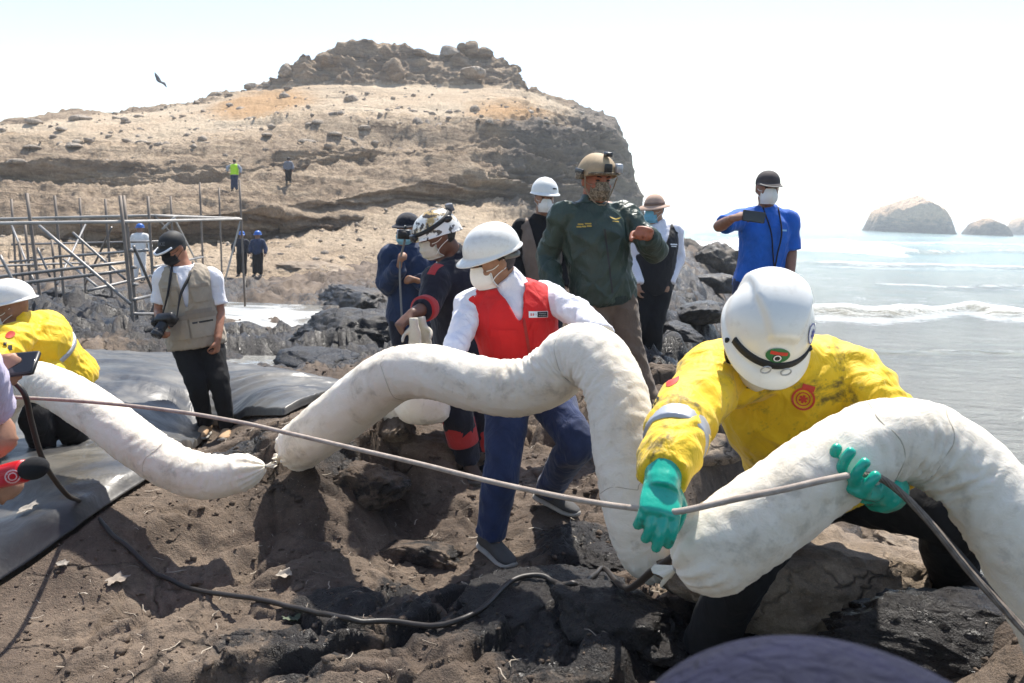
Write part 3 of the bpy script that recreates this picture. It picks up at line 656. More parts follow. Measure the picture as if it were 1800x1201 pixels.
class Person:
    def __init__(s, label, J, yaw=0, pitch=0, roll=0, tone=(.30, .16, .09), front=None, group='people on the rocky shore', vox=.009, seed=1, hs=1.0, width=1.0, cat='person', depth=1.0):
        s.J = {k: np.array(at(*v)) for k, v in J.items()}; j = s.J; s.vox = vox; s.seed = seed; s.hs = hs; s.width = width; s.depth = depth
        for a in 'AB':
            if 'h' + a not in j: j['h' + a] = j['pelvis'] + nrm(j['sB'] - j['sA']) * (.085 if a == 'B' else -.085)
        yaw, pitch, roll = map(math.radians, (yaw, pitch, roll))
        s.hf = A3(math.sin(yaw) * math.cos(pitch), -math.cos(yaw) * math.cos(pitch), -math.sin(pitch))
        u0 = A3(math.sin(yaw) * math.sin(pitch), -math.cos(yaw) * math.sin(pitch), math.cos(pitch)); x0 = np.cross(s.hf, u0)
        s.hu = u0 * math.cos(roll) + x0 * math.sin(roll); s.hx = np.cross(s.hf, s.hu)
        sp = nrm(j['neck'] - j['pelvis']); sd = nrm(j['sB'] - j['sA']); f = np.cross(sd, sp)
        ref = np.array(front, float) if front is not None else s.hf
        s.front = nrm(f if f @ ref > 0 else -f)
        s.hw = np.linalg.norm(j['sB'] - j['sA']) / 2
        base = (j.get('aA', j['pelvis']) + j.get('aB', j['pelvis'])) / 2; base = base.copy(); base[2] = min(j.get('aA', base)[2], j.get('aB', base)[2]) - .09
        s.o = thing('person', label, cat, tuple(base), group); s.tone = tone
        import os
        if os.environ.get('POSEDEBUG'):
            g = lambda a, b: np.linalg.norm(j[a] - j[b]) if a in j and b in j else 0
            print('POSE', label[:34], 'ua %.2f %.2f fa %.2f %.2f th %.2f %.2f sh %.2f %.2f torso %.2f sw %.2f neck-head %.2f' % (g('sA','eA'), g('sB','eB'), g('eA','wA'), g('eB','wB'), g('hA','kA'), g('hB','kB'), g('kA','aA'), g('kB','aB'), g('neck','pelvis'), 2 * s.hw, g('neck','head')),
                  'feet z-gz', ['%.2f' % (j[k][2] - .09 - gz(j[k][0], j[k][1])) for k in ('aA', 'aB') if k in j])
    def H(s, P):
        P = np.atleast_2d(np.asarray(P, float)) * s.hs; return s.J['head'] + P[:, :1] * s.hx + P[:, 1:2] * s.hf + P[:, 2:] * s.hu
    PROF = np.array([(-.16, .09, .075, 0), (-.05, .155, .105, -.012), (.08, .172, .118, -.008), (.28, .158, .11, .004), (.5, .163, .118, .006), (.70, .178, .125, 0), (.84, .178, .112, -.01), (.93, .140, .088, -.014), (1.0, .082, .068, -.008), (1.06, .058, .056, 0)])
    def torso(s, S, infl=0, t0=-.16, t1=1.06, n=26, flare=0):
        j = s.J; t = np.linspace(t0, t1, 40); pr = s.PROF
        hw, hd, sh = (np.interp(t, pr[:, 0], pr[:, k]) for k in (1, 2, 3)); k = s.hw / .178 * .93 * s.width
        hw = hw * np.where(t < .95, np.clip(k, .75, 1.4), 1); hd = hd * s.depth * np.clip(s.width, .9, 1.2)
        k3 = np.ones(5) / 5; sm = lambda a: np.convolve(np.pad(a, 2, 'edge'), k3, 'valid'); hw, hd, sh = sm(hw), sm(hd), sm(sh)
        mid = j['pelvis'] * .5 + j['neck'] * .5 + j.get('bend', 0) * 1.0 - s.front * .0
        C = cat_rom(np.array([j['pelvis'] * 2 - mid, j['pelvis'], mid, j['neck'], j['neck'] * 2 - mid]), 81); tt = np.linspace(-.5, 1.5, 81)
        C = np.stack([np.interp(t, tt, C[:, c]) for c in range(3)], 1)
        T = np.gradient(C, axis=0); T /= np.linalg.norm(T, axis=1)[:, None]
        sh_ax = nrm(j['sB'] - j['sA']); hp_ax = nrm(j['hB'] - j['hA'])
        X = np.array([nrm(hp_ax * (1 - w) + sh_ax * w) for w in np.clip(t * 1.15, 0, 1)]); X = X - T * (X * T).sum(1)[:, None]; X /= np.linalg.norm(X, axis=1)[:, None]
        Y = np.cross(X, T); Y *= np.sign((Y @ s.front).sum())
        fl = flare * np.clip((.35 - t) / .4, 0, 1)
        S.add(*rings(C + Y * sh[:, None], X * (hw + infl + fl)[:, None], Y * (hd + infl + fl)[:, None], n)); s._T = (t, C, X, Y, hw + infl, hd + infl, T)
        return S
    def tpoint(s, t, u, v=1.0, off=0.0):
        """point on the torso skin: t along the spine, u across (-1 A side .. 1 B side), v = 1 front, -1 back"""
        tt, C, X, Y, hw, hd, T = s._T; i = int(np.argmin(abs(tt - t))); return C[i] + X[i] * (hw[i] * u) + Y[i] * ((hd[i] * math.sqrt(max(0, 1 - u * u)) + off) * v)
    def clav(s, S, r):
        dn = nrm(s.J['pelvis'] - s.J['neck']) * max(r - .046, 0) * .9
        for a in 'AB': S.add(*tube([(s.J['neck'] * .75 + s.J['s' + a] * .25 - s.front * .005 + dn, r), (s.J['s' + a] * .6 + s.J['neck'] * .4 + dn, r * 1.02), (s.J['s' + a] + dn, r)], 14))
    def arm(s, S, a, infl=0, end=1.0, fold=0, k=1.0):
        sh, e, w = (s.J[c + a] for c in 'sew'); inn = s.J['neck'] * .3 + sh * .7; dn = nrm(s.J['pelvis'] - s.J['neck']) * (.008 + .75 * max(infl, 0)); inn = inn + dn * 1.1; sh = sh + dn
        keys = [(inn, .05 * k + infl), (sh, .06 * k + infl), (sh * .55 + e * .45, .049 * k + infl), (e, .042 * k + infl), (e * .6 + w * .4, .041 * k + infl), (w, .029 * k + infl * .85)]
        if end < 1:
            L1 = np.linalg.norm(e - sh); L2 = np.linalg.norm(w - e); cut = end * (L1 + L2)
            if cut < L1: f = cut / L1; keys = keys[:2] + [(sh * (1 - f * .55) + e * f * .55, .050 * k + infl), (sh * (1 - f) + e * f, .048 * k + infl * 1.35)]
            else: f = (cut - L1) / L2; keys = keys[:5 if f > .5 else 4] + [(e * (1 - f) + w * f, (.042 - .013 * f) * k + infl)]
        S.add(*tube(keys, 18, .012, fold, s.seed * 3 + ord(a), (.5, 1.0, .1) if end >= 1 else (.3,), fw=.05))
    def leg(s, S, a, infl=0, fold=0, end=1.0, k=1.0, boot=0):
        h, kn, an = (s.J[c + a] for c in 'hka'); top = h + (s.J['pelvis'] - h) * .25 + nrm(s.J['neck'] - s.J['pelvis']) * .06
        an2 = kn * (1 - end) + an * end
        S.add(*tube([(top, .085 * k + infl), (h, .092 * k + infl), (h * .5 + kn * .5, .078 * k + infl), (kn, .058 * k + infl), (kn * .65 + an2 * .35, .058 * k + infl), (kn * .2 + an2 * .8, .044 * k + infl * 1.15), (an2, .040 * k + infl * 1.25)], 20, .014, fold, s.seed * 5 + ord(a), (.52, 1.0, .12), fw=.075))
    HEADR = [(-.118, .022, .078, .030), (-.108, .040, .092, .008), (-.085, .053, .097, -.022), (-.055, .062, .095, -.052), (-.025, .069, .092, -.080), (.005, .073, .088, -.094), (.035, .0755, .092, -.100), (.065, .073, .086, -.096), (.092, .060, .064, -.078), (.110, .040, .036, -.05), (.120, .014, .005, -.02)]
    def head(s, S):
        R = np.array(s.HEADR); R = cat_rom(R, 34); n = 28; th = np.linspace(0, 2 * np.pi, n, endpoint=False); V = []
        for z, hw, fy, by in R:
            cy = (fy + by) / 2; hy = (fy - by) / 2; c, sn = np.cos(th), np.sin(th)
            V.append(np.stack([hw * np.sign(c) * np.abs(c) ** .9, cy + hy * np.sign(sn) * np.abs(sn) ** .9, np.full(n, z)], 1))
        V = np.concatenate(V); Fc = [tuple(f) for f in gridfaces(len(R), n, True)] + [tuple(range(n))[::-1], tuple(range((len(R) - 1) * n, len(R) * n))]
        S.add(s.H(V), Fc)
        E = lambda c, r: S.add(*ellipsoid(s.H([c])[0], s.hx * r[0] * s.hs, s.hf * r[1] * s.hs, s.hu * r[2] * s.hs))
        N = [(0, .093, .022, .008), (0, .101, -.008, .010), (0, .107, -.028, .013), (0, .098, -.040, .010)]
        S.add(*tube([(s.H([q[:3]])[0], q[3] * s.hs) for q in N], 10, .006))
        for x in (-1, 1):
            E((x * .017, .096, -.034), (.009, .012, .008)); E((x * .078, -.008, -.004), (.010, .022, .034)); E((x * .035, .082, .030), (.026, .014, .009)); E((x * .045, .072, -.025), (.020, .018, .016))
        E((0, .098, -.063), (.024, .010, .007)); E((0, .097, -.074), (.021, .011, .008)); E((0, .090, -.104), (.018, .013, .013))
        nk = s.J['neck']; c = s.H([(0, -.03, -.05)])[0]
        S.add(*tube([(nk - nrm(s.J['neck'] - s.J['pelvis']) * .06, .062), (nk * .6 + c * .4, .056 * s.hs), (c, .058 * s.hs)], 18))
    def body(s, hands=None, vox=None, arms=True, legs=True, slim=-.012, forearm=False):
        S = Soup(); s.torso(S, slim); s.clav(S, .048); s.head(S)
        for a in 'AB':
            if arms and 'w' + a in s.J: s.arm(S, a, 0 if forearm else -.002)
            if legs and 'a' + a in s.J: s.leg(S, a, slim); S.add(*tube([(s.J['a' + a], .03), (s.J['a' + a] + s.toe(a) * .1 - A3(0, 0, .05), .025)], 10))
            if hands and a in hands: hand(S, s.J['w' + a], **hands[a])
        V, Fc = remesh(S, vox or s.vox * 1.3, 2); b = part('body', V, Fc, skin(s.tone), s.o); s.bodymesh = b; return b
    def toe(s, a):
        v = s.J['t' + a] - s.J['a' + a] if 't' + a in s.J else s.front.copy(); v = np.array(v); v[2] = 0; return nrm(v)
    def face(s, eyes=True):
        m = plain('eye_dark', (.02, .015, .012), .25, var=.05, bump=0); b = plain('brow_hair', (.012, .010, .009), .8, bump=0)
        for x in (-1, 1):
            S = ellipsoid(s.H([(x * .033, .083, .012)])[0], s.hx * .013 * s.hs, s.hf * .009 * s.hs, s.hu * .0055 * s.hs); part('eye', *S, m, s.o)
            part('eyebrow', *tube([(s.H([(x * .016, .094, .029)])[0], .003), (s.H([(x * .034, .095, .034)])[0], .0042), (s.H([(x * .052, .082, .029)])[0], .002)], 8, .006), b, s.o)
    def hair(s, col=(.012, .010, .009), low=-.05, front=.055):
        V, Fc = ICO[4]; P = V * np.array([.083, .108, .105]) + np.array([0, -.006, .022]); P += V * (.004 * fbm(V * 9, 3))[:, None]
        k = (P[:, 1] < .03 + .6 * (P[:, 2] - front)) & (P[:, 2] > low) | (P[:, 2] > front + .03)
        f = k[Fc].all(1); return part('hair', s.H(P), Fc[f], plain('hair_black', col, .55, scale=120, bump=.4), s.o)
    # garments -------------------------------------------------------
    def top(s, name, mat, infl=.022, sleeve=1.0, hem=-.05, neck=1.0, fold=.006, vox=None, flare=0, amp=.004, scale=9, cut=None, arms='AB', k=1.0, sm=3, thick=.012, collar=0):
        S = Soup(); s.torso(S, infl, hem, neck, flare=flare); s.clav(S, .05 + infl * .9)
        if sleeve:
            for a in arms: s.arm(S, a, infl * .92, sleeve if not isinstance(sleeve, dict) else sleeve[a], fold, k)
        if collar:
            nk = s.J['neck']; up = nrm(s.H([(0, -.02, -.08)])[0] - nk); S.add(*tube([(nk - up * .04, .085), (nk + up * .02, .077), (nk + up * collar, .072)], 20))
        V, Fc = remesh(S, vox or s.vox, sm); V = wrinkle(V, Fc, amp, scale, s.seed, nrm(s.J['neck'] - s.J['pelvis']))
        if cut is not None: V, Fc = open_shell(V, Fc, cut(s, V), thick)
        o = part(name, V, Fc, mat, s.o); s.shell = (V, Fc); s.bvh = None; return o
    def tl(s, V):
        """torso coordinates of points: t along spine, u across / half width, w forward metres"""
        j = s.J; sp = j['neck'] - j['pelvis']; L = np.linalg.norm(sp); sp = sp / L; sd = j['sB'] - j['sA']; sd = nrm(sd - sp * (sd @ sp)); r = V - j['pelvis']
        return r @ sp / L, r @ sd, r @ s.front
    def trousers(s, mat, infl=.020, fold=.006, vox=None, end=1.0, amp=.004, name='trousers', top=.16, k=1.0):
        S = Soup(); s.torso(S, infl * .8, -.16, top)
        for a in 'AB': s.leg(S, a, infl, fold, end, k)
        V, Fc = remesh(S, vox or s.vox * 1.35, 3); V = wrinkle(V, Fc, amp, 7, s.seed + 3); o = part(name, V, Fc, mat, s.o); s.tshell = (V, Fc); return o
    def shoes(s, mat, sole, sc=1.0, high=.10):
        for a in 'AB':
            if 'a' + a not in s.J: continue
            an = s.J['a' + a]; f = s.toe(a); tp = s.J.get('t' + a); f3 = f.copy()
            if tp is not None: f3 = nrm(tp - (an - A3(0, 0, .05)))
            l = nrm(np.cross(f3, A3(0, 0, 1))); up = np.cross(l, f3); b = an - up * .09
            st = np.array([(-.078, .018, .012, .05), (-.070, .031, .002, .080), (-.04, .037, .0, high), (.0, .037, .0, high + .012), (.035, .038, .0, high - .01), (.075, .043, .0, .074), (.12, .048, .0, .058), (.16, .045, .004, .046), (.187, .032, .010, .036), (.198, .012, .016, .028)]) * sc
            C = b + f3 * st[:, :1] + up * ((st[:, 2] + st[:, 3]) / 2 + .012)[:, None]
            V, Fc = rings(C, l * st[:, 1:2], up * ((st[:, 3] - st[:, 2]) / 2)[:, None], 16); S = Soup().add(V, Fc); V, Fc = remesh(S, .011, 2); sh = part('shoe', V, Fc, mat, s.o)
            C = b + f3 * st[:, :1] + up * (st[:, 2] * 1.0 + .012)[:, None]
            V, Fc = rings(C, l * (st[:, 1:2] + .004), up * np.full((10, 1), .015), 12); part('sole', V, Fc, sole, sh)
    def gear(s, name, V, Fc, mat, parent=None, smooth=True):
        return part(name, s.H(V), Fc, mat, parent or s.o, smooth)
    def mask(s, mat, kn=True, strap=None, drop=0.0, name='face_mask'):
        n = 17; u, v = np.meshgrid(np.linspace(-1, 1, n), np.linspace(-1, 1, n), indexing='ij'); u = u.ravel(); v = v.ravel()
        wid = .066 * np.sqrt(np.clip(1 - .42 * v * v - .10 * v, .05, 1)); x = wid * u; z = -.048 + v * .056 - .004 * np.abs(u)
        bul = (.138 - .045 * np.abs(u) ** 1.25 - .035 * np.abs(u) ** 3) if kn else (.134 - .06 * np.abs(u) ** 2.0 - .016 * np.abs(u) ** 6)
        y = bul - .016 * np.clip(v, 0, 1) ** 2 - .026 * np.clip(-v, 0, 1) ** 2 + (0 if kn else .003 * np.sin(v * 9))
        P = np.stack([x, y, z - drop], 1); Q = P - np.array([0, .006, 0]) * 1.0; Q[:, 0] *= .97
        a = gridfaces(n, n); b = gridfaces(n, n)[:, ::-1] + n * n
        g = np.arange(n * n).reshape(n, n); ed = np.concatenate([g[0, :], g[1:, -1], g[-1, -2::-1], g[-2:0:-1, 0]]); e2 = np.roll(ed, -1)
        side = np.stack([ed, e2, e2 + n * n, ed + n * n], 1)
        o = s.gear(name, np.concatenate([P, Q]), np.concatenate([a, b, side]), mat)
        if strap is not None:
            for sx in (-1, 1):
                for zz in (-.015, -.080): 
                    K = [(sx * .058, .072, zz - drop), (sx * .071, .035, zz * .55 - .004 - drop * .6), (sx * .083, -.018, -.004 + (.02 if zz > -.04 else -.02))]
                    part('ear_loop', *tube([(s.H([q])[0], .0022) for q in K], 6, .012), strap, o)
        return o
    def dome(s, name, mat, a=.112, b=.138, c=.135, zb=.038, brim=.012, visor=.045, ridge=None, drop=.010, n=72, cy=-.006, edge=None, th=.004, sq=1.0):
        """helmet or cap shell in head space with a brim"""
        ph = np.linspace(.04, np.pi / 2, 26); t = np.linspace(0, 2 * np.pi, n, endpoint=False); cs, sn = np.cos(t), np.sin(t); V = []
        fr = np.clip(sn, 0, 1) ** 1.6
        eb = edge(sn, cs) if edge else np.zeros(n)
        for p in ph:
            k = 1 + (ridge(a * np.sin(p) * cs, b * np.sin(p) * sn, p) if ridge else 0)
            zz = c * np.cos(p) ** sq; V.append(np.stack([a * np.sin(p) ** .93 * cs * k, b * np.sin(p) ** .93 * sn * k + cy, zb + zz * k + eb * (np.sin(p) ** 4)], 1))
        if brim or visor:
            for f in (.35, 1.0): 
                ex = brim + visor * fr; V.append(np.stack([(a + ex * f * .9) * cs, (b + ex * f) * sn + cy, zb - drop * f * (1 + fr) + eb], 1))
            V.append(V[-1] - np.array([0, 0, th])); 
        else: V.append(V[-1] * np.array([.97, .97, 1]) - np.array([0, 0, .001]))
        V.append(np.stack([a * .95 * cs, b * .95 * sn + cy, zb - th + eb - (drop * .4 if brim else 0)], 1)); V.append(np.stack([a * .80 * cs, b * .8 * sn + cy, zb + c * .45 + eb], 1))
        R = len(V); V = np.concatenate(V); Fc = [tuple(f)[::-1] for f in gridfaces(R, n, True)] + [tuple(range(n)), tuple(range((R - 1) * n, R * n))[::-1]]
        s.domep = (a, b, c, zb, cy); return s.gear(name, V, Fc, mat)
    def band(s, name, mat, parent, z0, z1, grow=.004, tilt=0, n=60, arc=None):
        """strap round the helmet between two heights of its dome"""
        a, b, c, zb, cy = s.domep; t = np.linspace(0, 2 * np.pi, n, endpoint=False) if arc is None else np.linspace(np.pi / 2 - arc, np.pi / 2 + arc, n); V = []
        for z, g in ((z0, 0), (z0, grow), (z1, grow), (z1, 0)):
            zz = z + tilt * np.sin(t); k = np.sqrt(np.clip(1 - np.clip((zz - zb) / c, 0, .995) ** 2, .01, 1)) ** .93
            V.append(np.stack([(a * k + g) * np.cos(t), (b * k + g) * np.sin(t) + cy, zz], 1))
        V = np.concatenate(V); Fc = [tuple(f) for f in gridfaces(4, n, arc is None)]; return s.gear(name, V, Fc, mat, parent)
def skin(tone):
    nm = 'skin_%d_%d_%d' % tuple(int(c * 1000) for c in tone)
    if nm in MATS: return MATS[nm]
    s = NT(nm); c = np.array(tone); n = s.noise(30, 4); 
    s.set(s.mix(s.ramp(n, [(.35, 0), (.65, 1)]), tuple(c * .86), tuple(c * 1.1)), .5, sub=.06, spec=.4); s.b.inputs['Subsurface Radius'].default_value = (.02, .008, .004); s.b.inputs['Subsurface Scale'].default_value = .3
    s.bump(s.noise(140, 3), .12, .004); MATS[nm] = s.m; return s.m
def bvh_of(V, Fc): return BVHTree.FromPolygons([Vector(v) for v in V], [tuple(int(i) for i in f) for f in Fc])
def decal(name, bv, c, n, up, polys2d, mat, parent, off=.003, roll=0, reach=.12):
    """lay flat shapes (2-D metres) on a surface: cast each corner back along n"""
    n = nrm(n); up = np.asarray(up, float); up = nrm(up - n * (up @ n)); rt = np.cross(up, n); cr, sr = math.cos(roll), math.sin(roll); rt, up = rt * cr + up * sr, up * cr - rt * sr
    V = []; Fc = []; k = 0
    for P, fs in polys2d:
        for u, v in P:
            o = np.asarray(c) + rt * u + up * v + n * reach; h = bv.ray_cast(Vector(o), Vector(-n), reach + .3)
            V.append((np.array(h[0]) if h[0] is not None else np.asarray(c) + rt * u + up * v) + n * off)
        Fc += [tuple(i + k for i in f) for f in fs]; k += len(P)
    o = part(name, V, Fc, mat, parent)
    if len(polys2d) > 1: o['kind'] = 'stuff'
    return o
def rect2(w, h, cx=0, cy=0, nx=5, ny=4):
    P = [(cx + w * (i / (nx - 1) - .5), cy + h * (j / (ny - 1) - .5)) for i in range(nx) for j in range(ny)]
    return P, [tuple(int(q) for q in f)[::-1] for f in gridfaces(nx, ny)]
def disc2(r, cx=0, cy=0, n=24, r0=0.0, sy=1.0, m=3):
    P = []; Fc = []
    for k in range(m):
        q = r0 + (r - r0) * k / (m - 1) if r0 else max(r * k / (m - 1), r * .02)
        P += [(cx + q * math.cos(2 * math.pi * i / n), cy + sy * q * math.sin(2 * math.pi * i / n)) for i in range(n)]
    Fc = [tuple(int(x) for x in f) for f in gridfaces(m, n, True)][::1]; Fc = [f[::-1] for f in Fc]
    if not r0: Fc.append(tuple(range(n)))
    return P, Fc
def star2(r, cx=0, cy=0, arms=6, w=.28):
    P = []; Fc = []
    for i in range(arms // 2):
        a = math.pi * i / (arms / 2) + math.pi / 2; d = np.array([math.cos(a), math.sin(a)]); l = np.array([-d[1], d[0]]) * r * w; b = len(P)
        P += [tuple(np.array([cx, cy]) + d * r + l), tuple(np.array([cx, cy]) - d * r + l), tuple(np.array([cx, cy]) - d * r - l), tuple(np.array([cx, cy]) + d * r - l)]; Fc.append((b, b + 1, b + 2, b + 3))
    return P, Fc
def text2(txt, h, cx=0, cy=0, vertical=False):
    cu = bpy.data.curves.new('t', 'FONT'); cu.body = '\n'.join(txt) if vertical else txt; cu.align_x = 'CENTER'; cu.align_y = 'CENTER'; cu.size = h; cu.resolution_u = 3
    if vertical: cu.space_line = .8
    o = bpy.data.objects.new('t', cu); _TS.collection.objects.link(o); vl = _TS.view_layers[0]; vl.update(); e = o.evaluated_get(vl.depsgraph).to_mesh()
    P = [(v.co.x + cx, v.co.y + cy) for v in e.vertices]; Fc = [tuple(p.vertices) for p in e.polygons]; o.evaluated_get(vl.depsgraph).to_mesh_clear(); bpy.data.objects.remove(o); bpy.data.curves.remove(cu)
    return P, Fc
# ------------------------------------------------------------------ shared garment materials
M_white_shell = (lambda s: (s.set(s.mix(s.math('MULTIPLY', s.ramp(s.math('ADD', s.math('MULTIPLY', s.noise(9, 6, .7), .65), s.math('MULTIPLY', s.noise(60, 4, .7), .35)), [(.53, 0), (.68, 1)]), .35), (.77, .75, .69), (.42, .36, .27)), s.ramp(s.noise(12, 4), [(.3, .26), (.7, .42)]), coat=.15), s.bump(s.noise(40, 3), .04, .004), s.m)[2])(NT('white_helmet_shell'))
M_dirty_shell = (lambda s: (s.set(s.mix(s.math('MULTIPLY', s.ramp(s.math('ADD', s.math('MULTIPLY', s.noise(16, 6, .7), .6), s.math('MULTIPLY', s.noise(70, 4, .7), .4)), [(.56, 0), (.66, 1)]), .45), s.mix(s.ramp(s.noise(5, 4), [(.4, 0), (.7, 1)]), (.74, .71, .63), (.66, .62, .52)), (.16, .12, .08)), .35, coat=.2), s.m)[1])(NT('worn_white_shell'))
M_mask_white = plain('white_mask', (.78, .76, .71), .9, var=.04, scale=30, bump=.05)
M_elastic = plain('white_elastic', (.75, .73, .68), .8, bump=0)
M_yellow = cloth('yellow_workwear', (.86, .55, .015), .62, .12, .5, stain=(.06, .05, .02), stain_amt=.72)
M_yellow_clean = cloth('yellow_workwear_clean', (.86, .56, .016), .62, .10, .5)
M_black = cloth('black_trousers', (.008, .008, .009), .9, .3, .4, sheen=0)
M_navy = cloth('navy_jeans', (.018, .032, .090), .85, .35, .45)
M_redvest = cloth('red_vest', (.62, .012, .012), .75, .12, .35)
M_wshirt = cloth('white_shirt', (.76, .75, .80), .8, .05, .5)
M_olive = cloth('green_nylon_jacket', (.042, .064, .048), .40, .3, .6, sheen=.0)
M_khaki = cloth('khaki_trousers', (.15, .105, .072), .9, .25, .45)
M_dknavy = cloth('dark_navy_uniform', (.010, .012, .022), .85, .3, .4)
M_redpanel = cloth('red_panels', (.45, .035, .035), .8, .2, .4)
M_bjacket = cloth('blue_navy_jacket', (.012, .028, .075), .8, .3, .5)
M_taupe = cloth('taupe_vest', (.20, .15, .115), .9, .2, .4)
M_bshirt = cloth('bright_blue_shirt', (.012, .115, .50), .8, .2, .5)
M_beige = cloth('beige_vest', (.36, .30, .225), .88, .12, .4)
M_silver = plain('reflective_tape', (.42, .43, .45), .4, metal=.35, var=.06, scale=40, bump=.05)
M_green_glove = (lambda s: (s.set(s.mix(s.ramp(s.noise(28, 5, .6), [(.58, 0), (.72, 1)]), (.010, .36, .25), (.02, .12, .07)), .26, spec=.5, coat=.15), s.bump(s.noise(60, 4), .18, .006), s.m)[2])(NT('green_rubber'))
M_yglove = plain('yellow_glove', (.75, .52, .05), .7)
M_blackp = plain('black_plastic', (.012, .012, .013), .4, bump=.03)
M_blackrub = plain('black_rubber', (.010, .010, .010), .7)
M_sole = plain('grey_sole', (.11, .105, .10), .8)
M_solelight = plain('pale_sole', (.35, .33, .29), .8)
M_leather = plain('dark_shoe', (.028, .025, .023), .65)
M_tan = plain('tan_boot', (.42, .27, .15), .8)
M_gold = plain('gold_thread', (.50, .34, .05), .6, bump=0)
M_redp = plain('red_print', (.55, .04, .02), .6, bump=0)
M_whitep = plain('white_print', (.80, .80, .80), .6, bump=0)
M_bluep = plain('blue_print', (.03, .05, .30), .5, bump=0)
M_blackprint = plain('black_print', (.012, .012, .012), .6, bump=0)
M_greenp = plain('green_print', (.03, .16, .05), .5, bump=0)
M_camo = (lambda s: (s.set(s.ramp(s.noise(45, 3, .6), [(.4, (.12, .09, .055)), (.5, (.26, .20, .13)), (.6, (.07, .06, .04))], 'CONSTANT'), .9), s.m)[1])(NT('camouflage_cloth'))

def vneck(depth=.42, wid=.10, arm=.155, nk=.085):
    """cut for vests: V at the front, armholes at the sides"""
    def f(s, V):
        t, u, w = s.tl(V); k = np.ones(len(V), bool)
        k &= ~((w > -.01) & (t > 1 - depth) & (np.abs(u) < wid * (t - (1 - depth)) / depth + .004))
        k &= ~((t > .94) & (np.abs(u) < nk)); hw = s.hw * arm / .17
        k &= ~((np.abs(u) > hw - .012 * np.clip((.9 - t) * 4, 0, 2)) & (t > .52)); return k
    return f
def limb_band(P, a, which, t0, t1, r, mat, name='reflective_band'):
    A_, B_ = {'fore': ('e', 'w'), 'upper': ('s', 'e'), 'shin': ('k', 'a'), 'thigh': ('h', 'k')}[which]; p, q = P.J[A_ + a], P.J[B_ + a]
    part(name, *tube([(p * (1 - t) + q * t, rr) for t, rr in zip(np.linspace(t0, t1, 4), (r * .985, r, r, r * .985))], 26, .01), mat, P.o)
def hardhat_ridge(x, y, p):   # three raised ribs
    return .030 * (np.exp(-(x / .014) ** 2) + .7 * np.exp(-((np.abs(x) - .045) / .010) ** 2)) * (y < .06) * np.clip((1.25 - p) * 4, 0, 1)
def plateau_ridge(x, y, p):   # wide crown panel tapering to the front
    w = np.clip(.062 - .32 * np.maximum(y, 0), .012, .1); end = sstep(.112, .090, y) * sstep(-.15, -.10, y)
    return .15 * sstep(w + .010, w - .004, np.abs(x)) * end

# ------------------------------------------------------------------ 1. worker in front, bent over the boom
P = Person('worker in stained yellow jacket and white helmet bending over the nearest white boom', {
    'head': (1340, 590, 2.15), 'neck': (1385, 640, 2.32), 'pelvis': (1440, 850, 2.70),
    'sA': (1252, 652, 2.24), 'eA': (1198, 742, 1.99), 'wA': (1166, 836, 1.79), 'sB': (1492, 652, 2.33), 'eB': (1572, 752, 2.20), 'wB': (1556, 862, 1.92),
    'hA': (1392, 862, 2.70), 'hB': (1488, 852, 2.72), 'kA': (1312, 985, 2.38), 'aA': (1240, 1142, 2.60), 'tA': (1200, 1195, 2.45), 'kB': (1660, 908, 2.45), 'aB': (1682, 1045, 2.80), 'tB': (1745, 1078, 2.72)},
    yaw=-3, pitch=47, roll=-6, tone=(.26, .14, .085), vox=.0075, seed=2, width=1.0, depth=1.1)
P.body(); P.face()
P.trousers(M_black, .024, .008)
P.top('jacket', M_yellow, .028, hem=.05, sleeve={'A': 1.0, 'B': .84}, fold=.008, amp=.011, scale=4.8, collar=.075, flare=.02)
jb = bvh_of(*P.shell)
P.shoes(M_leather, M_sole)
t_ = Soup(); P.torso(t_, .038, .20, .27); part('reflective_band', *remesh(t_, .009, 1), M_silver, P.o)
limb_band(P, 'A', 'fore', .18, .40, .079, M_silver); limb_band(P, 'B', 'fore', .2, .45, .080, M_silver)
hh = P.dome('hard_hat', M_white_shell, a=.114, b=.133, c=.136, zb=.040, brim=.006, visor=.040, ridge=plateau_ridge, drop=.016)
P.band('headlamp_strap', M_blackrub, hh, .043, .064, .006, arc=1.05, n=40)
hb = bvh_of(*[(np.array([v.co[:] for v in hh.data.vertices]) + org(P.o)), [tuple(p.vertices) for p in hh.data.polygons]])
def hpoint(P, th, k):     # a point and direction on the helmet: angle from front, height share
    a, b, c, zb, cy = P.domep; ph = math.acos(k); d = A3(math.sin(ph) * math.sin(th), math.sin(ph) * math.cos(th), math.cos(ph)); q = P.H([(a * d[0], b * d[1] + cy, zb + c * d[2])])[0]
    return q, nrm(P.hx * d[0] + P.hf * d[1] + P.hu * d[2])
c_, n_ = hpoint(P, 0.03, .34); e_ = decal('round_emblem', hb, c_, n_, P.hu, [disc2(.031, sy=.74)], M_greenp, hh, .0025)
decal('emblem_banner', hb, c_, n_, P.hu, [rect2(.044, .010, 0, .008)], M_redp, hh, .0036); decal('emblem_disc', hb, c_, n_, P.hu, [disc2(.012, 0, -.007)], M_blackprint, hh, .0036); decal('emblem_ring', hb, c_, n_, P.hu, [disc2(.010, 0, -.007, r0=.007)], M_whitep, hh, .0045)
c_, n_ = hpoint(P, -1.0, .50); decal('oval_sticker', hb, c_, n_, P.hu, [disc2(.024, sy=1.25)], M_whitep, hh, .0025); decal('sticker_rim', hb, c_, n_, P.hu, [disc2(.024, r0=.0215, sy=1.25)], M_bluep, hh, .0033); decal('blue_star', hb, c_, n_, P.hu, [star2(.013)], M_bluep, hh, .004, roll=.4)
